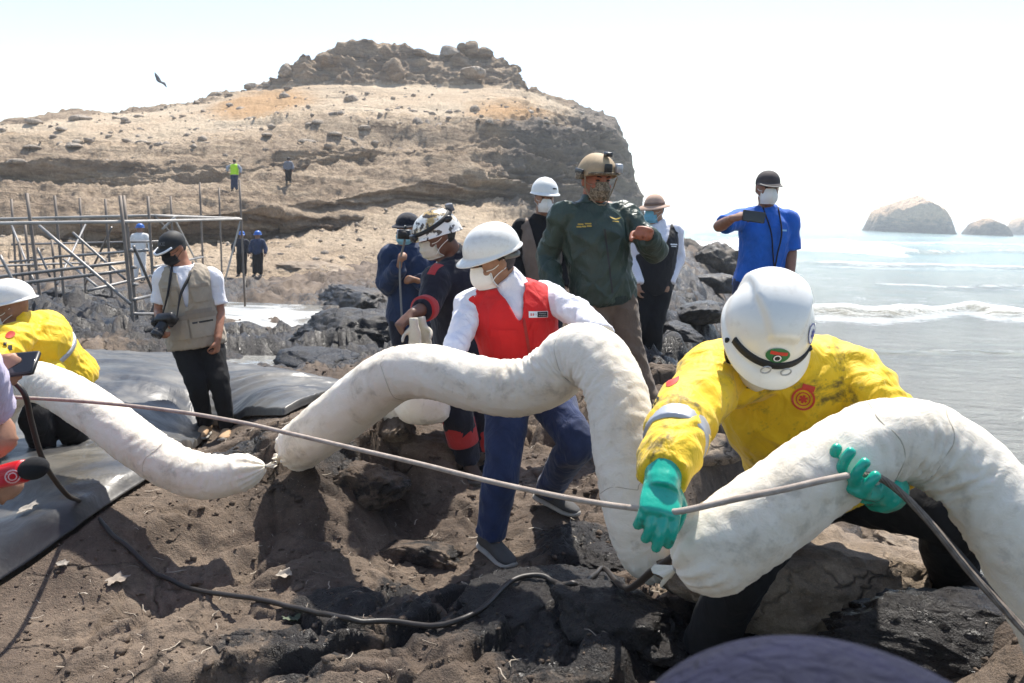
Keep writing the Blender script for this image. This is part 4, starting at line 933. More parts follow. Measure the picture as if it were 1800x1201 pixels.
for x in (-1, 1):
    part('strap_buckle', *tube([(P.H([(x * .026 + .012 * math.cos(t), .146 - .02 * abs(math.cos(t)) * 0, .055 + .016 * math.sin(t))])[0], .0022) for t in np.linspace(0, 2 * math.pi, 14)], 6, .006), M_silver, hh)
    part('chin_strap', *tube([(P.H([q])[0], .006) for q in [(x * .112, .05, .036), (x * .085, .055, -.05), (x * .03, .085, -.118), (0, .088, -.125)]], 8, .01), M_blackrub, hh)
P.mask(M_mask_white, strap=M_elastic)
# respirator straps and jacket front
c_ = np.array(at(1412, 702, 2.16)); nd = nrm(np.array(cam.location) - c_)
decal('round_badge', jb, c_, nd, A3(0, 0, 1), [disc2(.032, r0=.026), disc2(.020, r0=.0165)], M_redp, P.o, .004, roll=-.2); decal('badge_cap', jb, c_, nd, A3(0, 0, 1), [rect2(.034, .016, .004, .035)], M_redp, P.o, .004, roll=-.2); decal('badge_star', jb, c_, nd, A3(0, 0, 1), [star2(.012)], M_redp, P.o, .004, roll=-.2)
c_ = np.array(at(1182, 686, 2.10)); nd = nrm(A3(-.55, -.8, .25)); decal('sleeve_badge', jb, c_ + A3(0.02, 0, .02), nd, A3(.25, 0, 1), [disc2(.017)], M_redp, P.o, .004)
for k, w in enumerate((.05, .042, .047, .03)): decal('sleeve_lettering', jb, c_ + A3(.004 * k - .01, 0, -.024 - .017 * k), nd, A3(.25, 0, 1), [rect2(w * .28, .007, -w * .3), rect2(w * .2, .007, w * .02), rect2(w * .3, .007, w * .36)], M_blackprint, P.o, .004)
tt = P.tpoint
# gloves: one hand hangs over the rope, the other closes round it under the boom
S = Soup(); w = P.J['wA']; d = nrm(np.array(at(1160, 905, 1.715)) - w); pn = nrm(A3(-.1, .75, -.6))
hand(S, w, d, pn, thumb=1, curl=(.44, .42, .45, .5), spread=.05, sc=1.08, fat=.0024, th_out=.5, th_curl=.6)
S.add(*tube([(w - d * .035, .046), (w - d * .015, .044), (w + d * .02, .039), (w + d * .05, .038)], 20, .01, .003, 3, (.7,)))
V, Fc = remesh(S, .0036, 2); part('glove', V, Fc, M_green_glove, P.o)
S = Soup(); w = np.array(at(1532, 858, 1.80)); k_ = np.array(at(1470, 845, 1.70)); d = nrm(k_ - w); pn = nrm(A3(.1, -.35, .92))
hand(S, w, d, pn, thumb=1, curl=(.42, .50, .55, .60), spread=.14, sc=1.15, fat=.0022, th_out=.75, th_curl=.2)
S.add(*tube([(P.J['wB'] * .72 + P.J['eB'] * .28, .052), (w - d * .06, .050), (w - d * .04, .044), (w, .037), (w + d * .03, .038)], 20, .01, .003, 5, (.7,)))
V, Fc = remesh(S, .0036, 2); part('glove', V, Fc, M_green_glove, P.o)

# ------------------------------------------------------------------ 2. man in the red vest
P = Person('man in red vest and plain white hard hat lifting the arched boom', {
    'head': (868, 460, 3.74), 'neck': (893, 500, 3.80), 'pelvis': (925, 676, 3.88),
    'sA': (826, 532, 3.80), 'eA': (806, 594, 3.66), 'wA': (795, 628, 3.56), 'sB': (960, 518, 3.86), 'eB': (1018, 552, 3.66), 'wB': (1062, 588, 3.44),
    'hA': (895, 682, 3.86), 'hB': (955, 678, 3.92), 'kA': (884, 812, 3.72), 'aA': (862, 942, 3.80), 'tA': (896, 985, 3.68), 'kB': (1012, 778, 3.74), 'aB': (966, 858, 4.14), 'tB': (1012, 896, 4.06)},
    yaw=-64, pitch=20, roll=-3, tone=(.30, .155, .09), vox=.0085, seed=3, front=(-.35, -.9, 0), width=1.02)
P.body({'A': dict(d=(-.3, -.2, -.8), pn=(-.1, 1, -.2), thumb=1), 'B': dict(d=(.35, -.75, -.25), pn=(-.2, -.2, -1), thumb=-1, curl=(.2,) * 4)}); P.face()
P.hair(low=-.075, front=.05)
P.trousers(M_navy, .020, .008, amp=.005)
P.top('shirt', M_wshirt, .013, hem=.05, fold=.009, amp=.006, collar=.055)
P.top('vest', M_redvest, .040, sleeve=0, hem=-.05, neck=.99, amp=.004, cut=vneck(.34, .048, .212, .062), flare=.01)
vb = bvh_of(*P.shell)
c_ = P.tpoint(.70, .40, 1, .02); decal('ministry_badge', vb, c_, P.front, A3(0, 0, 1), [rect2(.098, .029)], M_whitep, P.o, .004)
decal('badge_block', vb, c_, P.front, A3(0, 0, 1), [rect2(.053, .025, .020)], M_blackprint, P.o, .0052); decal('badge_flag', vb, c_, P.front, A3(0, 0, 1), [rect2(.005, .012, -.038), rect2(.005, .012, -.028)], M_redp, P.o, .0052); decal('badge_lettering', vb, c_, P.front, A3(0, 0, 1), [text2('PERU', .009, -.015), text2('Ministerio', .009, .020, .005), text2('del Ambiente', .0075, .020, -.005)], M_gold if 0 else plain('grey_print', (.45, .45, .45), .6, bump=0), P.o, .0062)
for u_ in (-.45, .45): decal('pocket', vb, P.tpoint(.48, u_, 1, .02), P.front, A3(0, 0, 1), [rect2(.115, .13)], M_redvest, P.o, .006); decal('pocket_flap', vb, P.tpoint(.58, u_, 1, .02), P.front, A3(0, 0, 1), [rect2(.12, .035)], M_redvest, P.o, .011)
decal('zip', vb, P.tpoint(.42, .0, 1, .02), P.front, nrm(P.J['neck'] - P.J['pelvis']), [rect2(.014, .26, 0, 0, 3, 12)], plain('red_zip', (.35, .008, .008), .5), P.o, .005)
P.shoes(plain('grey_shoe', (.06, .058, .056), .8), M_solelight)
hh = P.dome('hard_hat', M_white_shell, a=.118, b=.142, c=.126, zb=.056, brim=.010, visor=.034, ridge=lambda x, y, p: .02 * np.exp(-(x / .03) ** 2) * (p < 1.3))
for sx in (-1, 1): part('harness', *tube([(P.H([(sx * .096, -.02, .028)])[0], .012), (P.H([(sx * .085, -.085, .015)])[0], .012), (P.H([(sx * .03, -.118, .008)])[0], .012)], 8), plain('harness_grey', (.12, .12, .10), .6), hh)
P.mask(M_mask_white, strap=M_elastic)
S = Soup(); w = P.J['wB']; hand(S, w, nrm(A3(.35, -.75, -.25)), A3(-.1, -.1, -1), thumb=-1, curl=(.25, .25, .28, .3), sc=1.12, fat=.002); V, Fc = remesh(S, .006, 2); part('glove', V, Fc, M_yglove, P.o)
S = Soup(); w = P.J['wA']; hand(S, w, nrm(A3(-.3, -.2, -.8)), A3(-.1, 1, -.2), thumb=1, curl=(.25, .25, .28, .3), sc=1.12, fat=.002); V, Fc = remesh(S, .006, 2); part('glove', V, Fc, M_yglove, P.o)

# ------------------------------------------------------------------ 3. officer in the green flight jacket
P = Person('man in dark green flight jacket and tan combat helmet raising a fist at his chest', {
    'head': (1048, 318, 5.28), 'neck': (1040, 360, 5.34), 'pelvis': (1062, 528, 5.40),
    'sA': (990, 374, 5.30), 'eA': (963, 452, 5.42), 'wA': (975, 516, 5.28), 'sB': (1096, 372, 5.36), 'eB': (1150, 440, 5.26), 'wB': (1137, 412, 5.02),
    'hA': (1042, 530, 5.38), 'hB': (1086, 530, 5.42), 'kA': (1048, 628, 5.34), 'aA': (1066, 714, 5.42), 'tA': (1064, 735, 5.2), 'kB': (1108, 618, 5.34), 'aB': (1138, 704, 5.34), 'tB': (1146, 728, 5.15)},
    yaw=22, pitch=8, roll=2, tone=(.34, .115, .06), vox=.0095, seed=4, hs=1.14, front=(.1, -1, 0), width=1.08, depth=1.15)
P.body({'A': dict(d=(.3, -.5, -.8), pn=(1, 0, 0), thumb=1), 'B': dict(d=(-.25, -.85, .25), pn=(-.1, .1, -1), thumb=-1, curl=(1.15, 1.2, 1.25, 1.25), sc=1.35, th_curl=.9, spread=.14)}, vox=.0085); P.face()
P.hair(low=-.06, front=.03)
P.trousers(M_khaki, .026, .009, amp=.006)
P.top('flight_jacket', M_olive, .030, hem=-.02, sleeve={'A': 1.0, 'B': .93}, fold=.008, amp=.016, scale=5, collar=.055)
ob = bvh_of(*P.shell)
decal('name_tape', ob, P.tpoint(.80, -.42, 1, .03), P.front, A3(0, 0, 1), [rect2(.030, .010, -.040, -.011), rect2(.024, .010, -.010, -.009), rect2(.030, .010, .022, -.006), rect2(.035, .009, -.03, .006), rect2(.04, .009, .016, .010)], M_gold, P.o, .004)
decal('wings_badge', ob, P.tpoint(.81, .46, 1, .03), P.front, A3(0, 0, 1), [([(-.045, .012), (0, 0), (0, -.008), (-.03, .0)], [(0, 1, 2, 3)]), ([(.045, .012), (0, 0), (0, -.008), (.03, .0)], [(0, 1, 2, 3)]), rect2(.05, .006, 0, -.020)], M_gold, P.o, .004)
decal('zip', ob, P.tpoint(.4, .03, 1, .03), P.front, nrm(P.J['neck'] - P.J['pelvis']), [rect2(.012, .42, 0, 0, 3, 16)], M_blackp, P.o, .004)
t_ = Soup(); P.torso(t_, .034, -.06, .03); part('knit_waistband', *remesh(t_, .01, 2), cloth('olive_knit', (.022, .034, .027), .95, .2, .4), P.o)
P.shoes(M_khaki, M_sole)
M_tanhelm = plain('tan_helmet', (.40, .29, .17), .75, var=.12, scale=25)
hh = P.dome('combat_helmet', M_tanhelm, a=.116, b=.135, c=.128, zb=.030, brim=0, visor=0, edge=lambda sn, cs: .018 * np.clip(sn, 0, 1) - .035 * np.clip(-sn, 0, 1) - .012 * np.abs(cs) ** 6)
for x in (-1, 1):
    part('side_rail', *boxm(P.H([(x * .119, .01, .055)])[0], P.hx * .007, P.hf * .055, P.hu * .016), M_blackp, hh)
    part('helmet_strap', *tube([(P.H([q])[0], .0045) for q in [(x * .105, .06, .03), (x * .085, .05, -.05), (x * .03, .085, -.122), (0, .09, -.126)]], 6, .012), plain('tan_strap', (.30, .23, .15), .9), hh)
part('front_mount', *boxm(P.H([(0, .135, .085)])[0], P.hx * .024, P.hf * .010, P.hu * .028), M_blackp, hh)
part('goggle_strap', *tube([(P.H([q])[0], .008) for q in [(-.10, .09, .05), (0, .145, .058), (.10, .09, .05)]], 8, .012), M_camo, hh)
part('helmet_camera', *boxm(P.H([(-.075, .118, .085)])[0], P.hx * .022, P.hf * .020, P.hu * .028), M_silver, hh)
part('strobe', *boxm(P.H([(-.02, .08, .158)])[0], P.hx * .020, P.hf * .030, P.hu * .014), M_blackp, hh)
part('headset_clip', *boxm(P.H([(.118, .02, .03)])[0], P.hx * .014, P.hf * .035, P.hu * .020), M_camo, hh)
P.mask(M_camo, kn=False, strap=plain('tan_strap', (.30, .23, .15), .9))

# ------------------------------------------------------------------ 4. rescuer behind the red vest
P = Person('rescuer in dark uniform with red panels and painted white helmet with headlamp strap', {
    'head': (770, 415, 4.56), 'neck': (803, 455, 4.66), 'pelvis': (818, 628, 4.78),
    'sA': (768, 484, 4.52), 'eA': (752, 540, 4.42), 'wA': (722, 552, 4.25), 'sB': (842, 482, 4.82), 'eB': (850, 560, 4.80), 'wB': (820, 600, 4.6),
    'hA': (800, 634, 4.70), 'hB': (836, 632, 4.86), 'kA': (802, 722, 4.52), 'aA': (822, 810, 4.64), 'tA': (838, 840, 4.5), 'kB': (848, 725, 4.66), 'aB': (850, 815, 4.80), 'tB': (870, 842, 4.7)},
    yaw=-62, pitch=24, roll=0, tone=(.13, .062, .038), vox=.0095, seed=5, front=(-.75, -.6, 0), width=1.05, depth=1.2)
P.body({'A': dict(d=(-.55, -.5, -.6), pn=(.3, .4, -.6), thumb=1, curl=(.7, .8, .85, .9)), 'B': dict(d=(-.3, -.6, -.5), pn=(0, 1, 0), thumb=-1)}); P.face(); P.hair(low=-.07, front=.04)
P.trousers(M_dknavy, .026, .009, amp=.005)
for a in 'AB':
    limb_band(P, a, 'shin', .02, .62, .092, M_redpanel, 'red_shin_panel')
P.top('uniform_top', M_dknavy, .026, hem=-.04, fold=.008, amp=.005, sleeve=.72, collar=.06)
limb_band(P, 'A', 'fore', .0, .34, .074, M_redpanel, 'red_elbow_panel'); decal('red_shoulder_panel', bvh_of(*P.shell), P.J['sA'] + A3(0, -.04, .03), nrm(A3(-.4, -.8, .5)), A3(0, 0, 1), [rect2(.05, .09, 0, 0, 5, 6)], M_redpanel, P.o, .006)
rb = bvh_of(*P.shell); decal('red_chest_flash', rb, P.tpoint(.80, -.2, 1, .03), P.front, A3(0, 0, 1), [rect2(.15, .03)], M_redpanel, P.o, .005)
P.shoes(plain('brown_boot', (.07, .045, .03), .8), M_sole, 1.05, .15)
hm = NT('painted_helmet'); zc = hm.sep(hm.co)[2]; hm.set(hm.mix(hm.ramp(hm.noise(22, 3, .6), [(.54, 0), (.57, 1)]), hm.mix(hm.ramp(hm.noise(11, 4, .6), [(.47, 0), (.53, 1)]), (.74, .73, .68), (.45, .31, .12)), (.06, .05, .04)), .35)
hh = P.dome('rescue_helmet', hm.m, a=.114, b=.142, c=.132, zb=.024, brim=.004, visor=.014, edge=lambda sn, cs: .016 * np.clip(sn, 0, 1) - .030 * np.clip(-sn, 0, 1), drop=.006)
P.band('headlamp_strap', M_blackrub, hh, .075, .098, .005, tilt=-.028)
part('headlamp', *boxm(P.H([(0, .142, .045)])[0], P.hx * .030, P.hf * .014, P.hu * .020), M_blackp, hh)
part('battery_pack', *boxm(P.H([(0, -.128, .122)])[0], P.hx * .032, P.hf * .014, P.hu * .022), plain('grey_plastic', (.14, .14, .15), .5), hh)
for x in (-1, 1): part('vent', *ellipsoid(P.H([(x * .102, -.055, .085)])[0], P.hx * .012, P.hf * .026, P.hu * .020), M_blackp, hh)
P.mask(plain('cream_mask', (.52, .50, .42), .9), kn=False, strap=M_elastic)

# ------------------------------------------------------------------ 5. cameraman in the blue jacket
P = Person('cameraman in navy blue jacket and cap filming behind the rescuer', {
    'head': (716, 404, 6.32), 'neck': (722, 434, 6.36), 'pelvis': (726, 560, 6.42),
    'sA': (686, 446, 6.28), 'eA': (680, 500, 6.28), 'wA': (702, 468, 6.10), 'sB': (762, 448, 6.42), 'eB': (768, 508, 6.36), 'wB': (736, 494, 6.14),
    'kA': (714, 650, 6.38), 'aA': (712, 738, 6.42), 'kB': (742, 650, 6.38), 'aB': (748, 738, 6.45)},
    yaw=-22, pitch=6, tone=(.33, .17, .10), vox=.012, seed=6, front=(-.2, -1, 0), width=1.06)
P.body({'A': dict(d=(.1, -.4, .8), pn=(.8, .3, 0), thumb=1, curl=(1, 1, 1, 1)), 'B': dict(d=(-.8, -.3, .3), pn=(0, -.3, -1), thumb=-1, curl=(1, 1, 1, 1))}); P.face(); P.hair(low=-.06)
P.trousers(M_dknavy); P.top('jacket', M_bjacket, .034, hem=-.16, fold=.010, amp=.007, collar=.05, flare=.02)
P.shoes(M_leather, M_sole)
P.dome('cap', M_dknavy, a=.088, b=.108, c=.088, zb=.048, brim=.0, visor=.06, drop=.008)
P.mask(plain('blue_mask', (.25, .48, .55), .8), kn=False, strap=M_elastic)
# ------------------------------------------------------------------ 6. woman with the white helmet behind the officer
P = Person('person in taupe vest and white helmet half hidden behind the green jacket', {
    'head': (957, 350, 6.80), 'neck': (950, 386, 6.86), 'pelvis': (955, 515, 6.95),
    'sA': (915, 398, 6.86), 'eA': (908, 455, 6.9), 'wA': (916, 505, 6.8), 'sB': (990, 398, 6.9), 'eB': (1000, 455, 6.9), 'wB': (992, 505, 6.8),
    'kA': (945, 605, 6.9), 'aA': (945, 690, 6.95), 'kB': (968, 605, 6.9), 'aB': (970, 690, 6.95)},
    yaw=12, pitch=4, tone=(.33, .17, .10), vox=.012, seed=7, width=.95)
P.body({'A': dict(d=(0, -.3, -1), pn=(1, 0, 0)), 'B': dict(d=(0, -.3, -1), pn=(-1, 0, 0), thumb=-1)}); P.face(); P.hair(low=-.09, front=.05)
P.trousers(M_dknavy); P.top('shirt', M_black, .014, hem=0, collar=.04); P.top('vest', M_taupe, .030, sleeve=0, hem=-.08, neck=.99, cut=vneck(.8, .10, .175), amp=.005); P.shoes(M_leather, M_sole)
hh = P.dome('hard_hat', M_white_shell, a=.116, b=.140, c=.126, zb=.056, brim=.010, visor=.034, ridge=hardhat_ridge)
hb = bvh_of(np.array([v.co[:] for v in hh.data.vertices]) + org(P.o), [tuple(p.vertices) for p in hh.data.polygons]); c_, n_ = hpoint(P, -.55, .3); decal('helmet_sticker', hb, c_, n_, P.hu, [rect2(.05, .012)], M_blackprint, hh, .003)
P.mask(M_mask_white, strap=M_elastic)
# ------------------------------------------------------------------ 7. man with the sun hat
P = Person('man in black vest and tan sun hat standing on the wet rock', {
    'head': (1150, 370, 7.45), 'neck': (1156, 396, 7.5), 'pelvis': (1146, 508, 7.55),
    'sA': (1120, 404, 7.45), 'eA': (1114, 455, 7.5), 'wA': (1122, 500, 7.4), 'sB': (1187, 405, 7.55), 'eB': (1192, 454, 7.6), 'wB': (1176, 498, 7.5),
    'kA': (1122, 570, 7.45), 'aA': (1116, 632, 7.6), 'tA': (1116, 645, 7.4), 'kB': (1150, 575, 7.45), 'aB': (1148, 636, 7.5), 'tB': (1158, 648, 7.35)},
    yaw=-42, pitch=8, tone=(.34, .19, .12), vox=.013, seed=8, front=(-.3, -1, 0), width=1.08)
P.body({'A': dict(d=(0, -.2, -1), pn=(1, 0, 0)), 'B': dict(d=(-.2, -.2, -1), pn=(-1, 0, 0), thumb=-1)}); P.face(); P.hair(low=-.05)
P.trousers(M_black); P.top('shirt', M_wshirt, .018, hem=0, collar=.04, fold=.007); P.top('vest', cloth('black_vest', (.012, .012, .014), .85, .2, .4), .034, sleeve=0, hem=-.10, neck=.99, cut=vneck(.35, .09, .178)); vb = bvh_of(*P.shell)
decal('vest_badge', vb, P.tpoint(.72, .5, 1, .03), P.front, A3(0, 0, 1), [rect2(.09, .012), rect2(.07, .008, 0, -.018)], M_whitep, P.o, .005)
P.shoes(M_leather, M_sole)
M_hat = plain('tan_hat', (.45, .30, .22), .85)
hh = P.dome('sun_hat', M_hat, a=.090, b=.108, c=.10, zb=.052, brim=.058, visor=.008, drop=.016); P.band('hat_band', plain('striped_band', (.20, .13, .10), .9), hh, .056, .082, .003)
P.mask(plain('sky_blue_mask', (.16, .42, .55), .8), kn=False, strap=M_elastic)
# ------------------------------------------------------------------ 8. man in the blue shirt with a phone
P = Person('man in bright blue shirt and dark cap taking a picture with a phone', {
    'head': (1349, 332, 5.86), 'neck': (1348, 370, 5.92), 'pelvis': (1334, 505, 5.98),
    'sA': (1303, 380, 5.9), 'eA': (1264, 398, 5.70), 'wA': (1288, 384, 5.46), 'sB': (1386, 384, 5.94), 'eB': (1391, 440, 5.96), 'wB': (1388, 496, 5.85),
    'kA': (1318, 600, 5.9), 'aA': (1322, 688, 5.95), 'kB': (1352, 600, 5.9), 'aB': (1356, 688, 5.95)},
    yaw=0, pitch=4, tone=(.27, .13, .08), vox=.010, seed=9, front=(0, -1, 0), width=1.04)
P.body({'A': dict(d=(.75, -.35, .25), pn=(.2, .5, -.6), thumb=1, curl=(.7, .8, .8, .8)), 'B': dict(d=(0, -.1, -1), pn=(-1, 0, 0), thumb=-1)}, forearm=True); P.face(); P.hair(low=-.05)
P.trousers(M_navy); P.top('shirt', M_bshirt, .017, sleeve=.44, hem=-.10, fold=.006, amp=.006, collar=.03, flare=.02); bb = bvh_of(*P.shell); P.shoes(M_leather, M_sole)
P.dome('cap', plain('charcoal_cap', (.055, .045, .045), .85), a=.086, b=.106, c=.088, zb=.045, brim=0, visor=.055, drop=.012, n=60)
part('cap_brim_edge', *tube([(P.H([q])[0], .0045) for q in [(-.078, .075, .034), (-.05, .135, .024), (0, .158, .020), (.05, .135, .024), (.078, .075, .034)]], 6, .01), M_solelight, P.o)
P.mask(M_mask_white, strap=M_elastic)
decal('chest_pocket', bb, P.tpoint(.68, .5, 1, .02), P.front, A3(0, 0, 1), [rect2(.11, .12)], M_bshirt, P.o, .006); decal('chest_emblem', bb, P.tpoint(.76, .45, 1, .02), P.front, A3(0, 0, 1), [rect2(.05, .012, 0, 0)], plain('pale_blue_print', (.3, .55, .75), .6, bump=0), P.o, .010)
for u_, p_ in ((-.22, -1), (.22, 1)):
    part('lanyard', *tube([(P.J['neck'] + nrm(P.J['sB'] - P.J['sA']) * .06 * p_ + P.front * .06 + A3(0, 0, .02), .006), (P.tpoint(.72, .22 * p_ + .1, 1, .02), .006), (P.tpoint(.45, .10 * p_ + .16, 1, .024), .006), (P.tpoint(.25, .20, 1, .03), .006)], 6, .02), M_dknavy, P.o)
c_ = P.tpoint(.17, .20, 1, .035); b_ = part('id_badge', *boxm(c_, A3(.040, 0, 0), A3(0, .003, 0), A3(0, 0, .045), .06), M_whitep, P.o); part('badge_photo', *boxm(c_ + A3(-.005, -.0045, -.005), A3(.020, 0, 0), A3(0, .002, 0), A3(0, 0, .024), .06), plain('badge_print', (.35, .05, .08), .6), b_)

# ------------------------------------------------------------------ 9. photographer on the left
P = Person('photographer in beige utility vest and black cap with a camera at his waist', {
    'head': (305, 436, 6.34), 'neck': (322, 468, 6.40), 'pelvis': (346, 602, 6.48),
    'sA': (287, 482, 6.36), 'eA': (280, 545, 6.40), 'wA': (284, 575, 6.2), 'sB': (372, 484, 6.46), 'eB': (386, 545, 6.5), 'wB': (383, 598, 6.36),
    'hA': (324, 606, 6.44), 'hB': (369, 606, 6.5), 'kA': (346, 678, 6.34), 'aA': (362, 746, 6.5), 'tA': (352, 765, 6.35), 'kB': (388, 682, 6.4), 'aB': (399, 752, 6.46), 'tB': (390, 772, 6.2)},
    yaw=-28, pitch=26, roll=4, tone=(.34, .15, .085), vox=.010, seed=10, front=(-.35, -1, 0), width=1.08, depth=1.2)
P.body({'A': dict(d=(.3, -.7, -.4), pn=(.6, .2, -.2), thumb=1, curl=(.8, .8, .8, .8)), 'B': dict(d=(-.05, -.15, -1), pn=(-1, .1, 0), thumb=-1, curl=(.7, .8, .85, .9))}, forearm=True); P.face(); P.hair(low=-.06)
P.trousers(M_black, .010, .007, amp=.006); P.top('tee_shirt', cloth('white_tee', (.76, .75, .78), .8, .04, .4), .022, sleeve=.40, hem=0, fold=.004)
P.top('utility_vest', M_beige, .040, sleeve=0, hem=-.05, neck=1.0, cut=vneck(.55, .042, .192), amp=.009, flare=.025); vb = bvh_of(*P.shell)
fr = P.front; up = nrm(P.J['neck'] - P.J['pelvis'])
for t_, u_, w_, h_ in ((.62, .50, .125, .12), (.22, .42, .19, .17), (.22, -.5, .16, .17), (.62, -.5, .11, .12)):
    pk = decal('pocket', vb, P.tpoint(t_, u_, 1, .03), fr, up, [rect2(w_, h_, 0, 0, 7, 6)], M_beige, P.o, .012)
    decal('pocket_flap', vb, P.tpoint(t_ + h_ * .85, u_, 1, .03), fr, up, [rect2(w_ * 1.06, h_ * .24, 0, 0, 7, 3)], cloth('beige_flap', (.28, .225, .165), .88, .12, .3), P.o, .017)
decal('pocket_zip', vb, P.tpoint(.26, .42, 1, .03), fr, up, [rect2(.15, .014)], M_blackp, P.o, .016); decal('waist_band', vb, P.tpoint(.40, .42, 1, .03), fr, up, [rect2(.22, .035, 0, 0, 7, 3)], cloth('beige_band', (.26, .22, .175), .88, .12, .3), P.o, .011)
P.shoes(M_tan, M_solelight, 1.05)
hh = P.dome('cap', M_blackrub, a=.090, b=.110, c=.092, zb=.042, brim=0, visor=.065, drop=.014)
hb = bvh_of(np.array([v.co[:] for v in hh.data.vertices]) + org(P.o), [tuple(p.vertices) for p in hh.data.polygons]); c_, n_ = hpoint(P, 0.0, .42); decal('cap_lettering', hb, c_, n_, P.hu, [text2('NIKE', .042)], plain('grey_thread', (.16, .16, .17), .7, bump=0), hh, .004)
part('visor_edge', *tube([(P.H([q])[0], .009) for q in [(-.082, .070, .036), (-.06, .132, .028), (0, .163, .022), (.06, .132, .028), (.082, .070, .036)]], 6, .01), M_whitep, hh)
P.mask(M_blackp if 0 else cloth('black_mask', (.010, .010, .011), .9, .2, .2), kn=False, strap=M_blackrub)
PHOTOG = P
# ------------------------------------------------------------------ 10. yellow worker at the left edge
P = Person('worker in yellow jacket and white helmet carrying a boom at the left edge', {
    'head': (20, 545, 4.74), 'neck': (48, 572, 4.82), 'pelvis': (118, 668, 5.12),
    'sA': (20, 590, 4.62), 'eA': (-10, 640, 4.45), 'wA': (-25, 655, 4.25), 'sB': (72, 590, 5.0), 'eB': (92, 655, 4.85), 'wB': (45, 672, 4.62),
    'hA': (104, 680, 5.04), 'hB': (128, 676, 5.20), 'kA': (60, 732, 4.66), 'aA': (78, 795, 4.88), 'tA': (52, 815, 4.73), 'kB': (118, 740, 4.86), 'aB': (142, 792, 5.12), 'tB': (122, 808, 4.97)},
    yaw=-72, pitch=14, tone=(.27, .14, .085), vox=.010, seed=11, front=(-.8, -.5, -.2), width=1.0, depth=1.2)
P.body(); P.face(); P.trousers(M_black, .016, .008, amp=.006); P.top('jacket', M_yellow_clean, .036, hem=-.06, fold=.009, amp=.011, scale=6, collar=.11, flare=.015); jb = bvh_of(*P.shell); P.shoes(M_leather, M_sole)
t_ = Soup(); P.torso(t_, .046, .50, .58); part('reflective_band', *remesh(t_, .010, 1), M_silver, P.o); limb_band(P, 'B', 'fore', .1, .35, .078, M_silver)
P.dome('hard_hat', M_white_shell, a=.118, b=.142, c=.128, zb=.056, brim=.014, visor=.034, ridge=lambda x, y, p: .02 * np.exp(-(x / .03) ** 2) * (p < 1.3)); P.mask(M_mask_white, strap=M_elastic)
c_ = np.array(at(66, 596, 4.85)); nd = nrm(A3(.1, -1, .25)); decal('sleeve_badge', jb, c_, nd, A3(-.2, 0, 1), [disc2(.022)], M_redp, P.o, .006, reach=.4); decal('sleeve_lettering', jb, c_ + A3(.035, 0, -.11), nd, A3(-.2, 0, 1), [rect2(.014, .03, -.02, .05), rect2(.014, .028, -.02, .01), rect2(.014, .03, .0, .03), rect2(.014, .03, .0, -.02), rect2(.014, .028, -.022, -.04)], M_blackprint, P.o, .006, reach=.4)
for a, th in (('A', 1), ('B', 1)):
    S = Soup(); w = P.J['w' + a]; hand(S, w, nrm(A3(-.5, -.7, -.2)), A3(0, -.2, -1), thumb=th, curl=(.4,) * 4, sc=1.15, fat=.002); V, Fc = remesh(S, .007, 2); part('glove', V, Fc, M_green_glove, P.o)
def hl_at(px, py):
    sc = np.array(_rt), np.array(_up), np.array(_fw); r = HEAD_P - np.array([0, 0, CAMZ]); d = r @ sc[2]; u = 900 + 1400 * (r @ sc[0]) / d; v = 600.5 - 1400 * (r @ sc[1]) / d
    return HEAD_P[np.argmin((u - px) ** 2 + (v - py) ** 2 + .02 * d)]
# ------------------------------------------------------------------ absorbent booms
def boom_mat(name='boom_cloth'):
    s = NT(name); n1 = s.noise(5, 6, .65, dist=.5); n2 = s.noise(26, 5, .7); n3 = s.noise(2.2, 3)
    c = s.mix(s.ramp(n3, [(.35, 0), (.65, 1)]), (.755, .685, .57), (.80, .745, .64))
    c = s.mix(s.math('MULTIPLY', s.ramp(n1, [(.48, 0), (.70, 1)]), .5), c, (.52, .42, .28))
    c = s.mix(s.math('MULTIPLY', s.ramp(s.math('ADD', s.math('MULTIPLY', n1, .55), s.math('MULTIPLY', n2, .5)), [(.57, 0), (.66, 1)]), .30), c, (.22, .20, .17))
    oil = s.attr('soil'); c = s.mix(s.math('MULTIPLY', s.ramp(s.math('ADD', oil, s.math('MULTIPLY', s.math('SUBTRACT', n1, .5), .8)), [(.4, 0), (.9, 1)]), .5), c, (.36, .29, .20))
    s.set(c, .82, spec=.25, sheen=.1); s.bump(s.math('ADD', s.math('MULTIPLY', s.noise(24, 5, .65, dist=1.6), 1.0), s.math('MULTIPLY', s.noise(220, 2), .06)), .24, .02); s.set(sub=.30); s.b.inputs['Subsurface Radius'].default_value = (.06, .05, .035); s.b.inputs['Subsurface Scale'].default_value = 1.0
    MATS[name] = s.m; return s.m
M_boom = boom_mat()
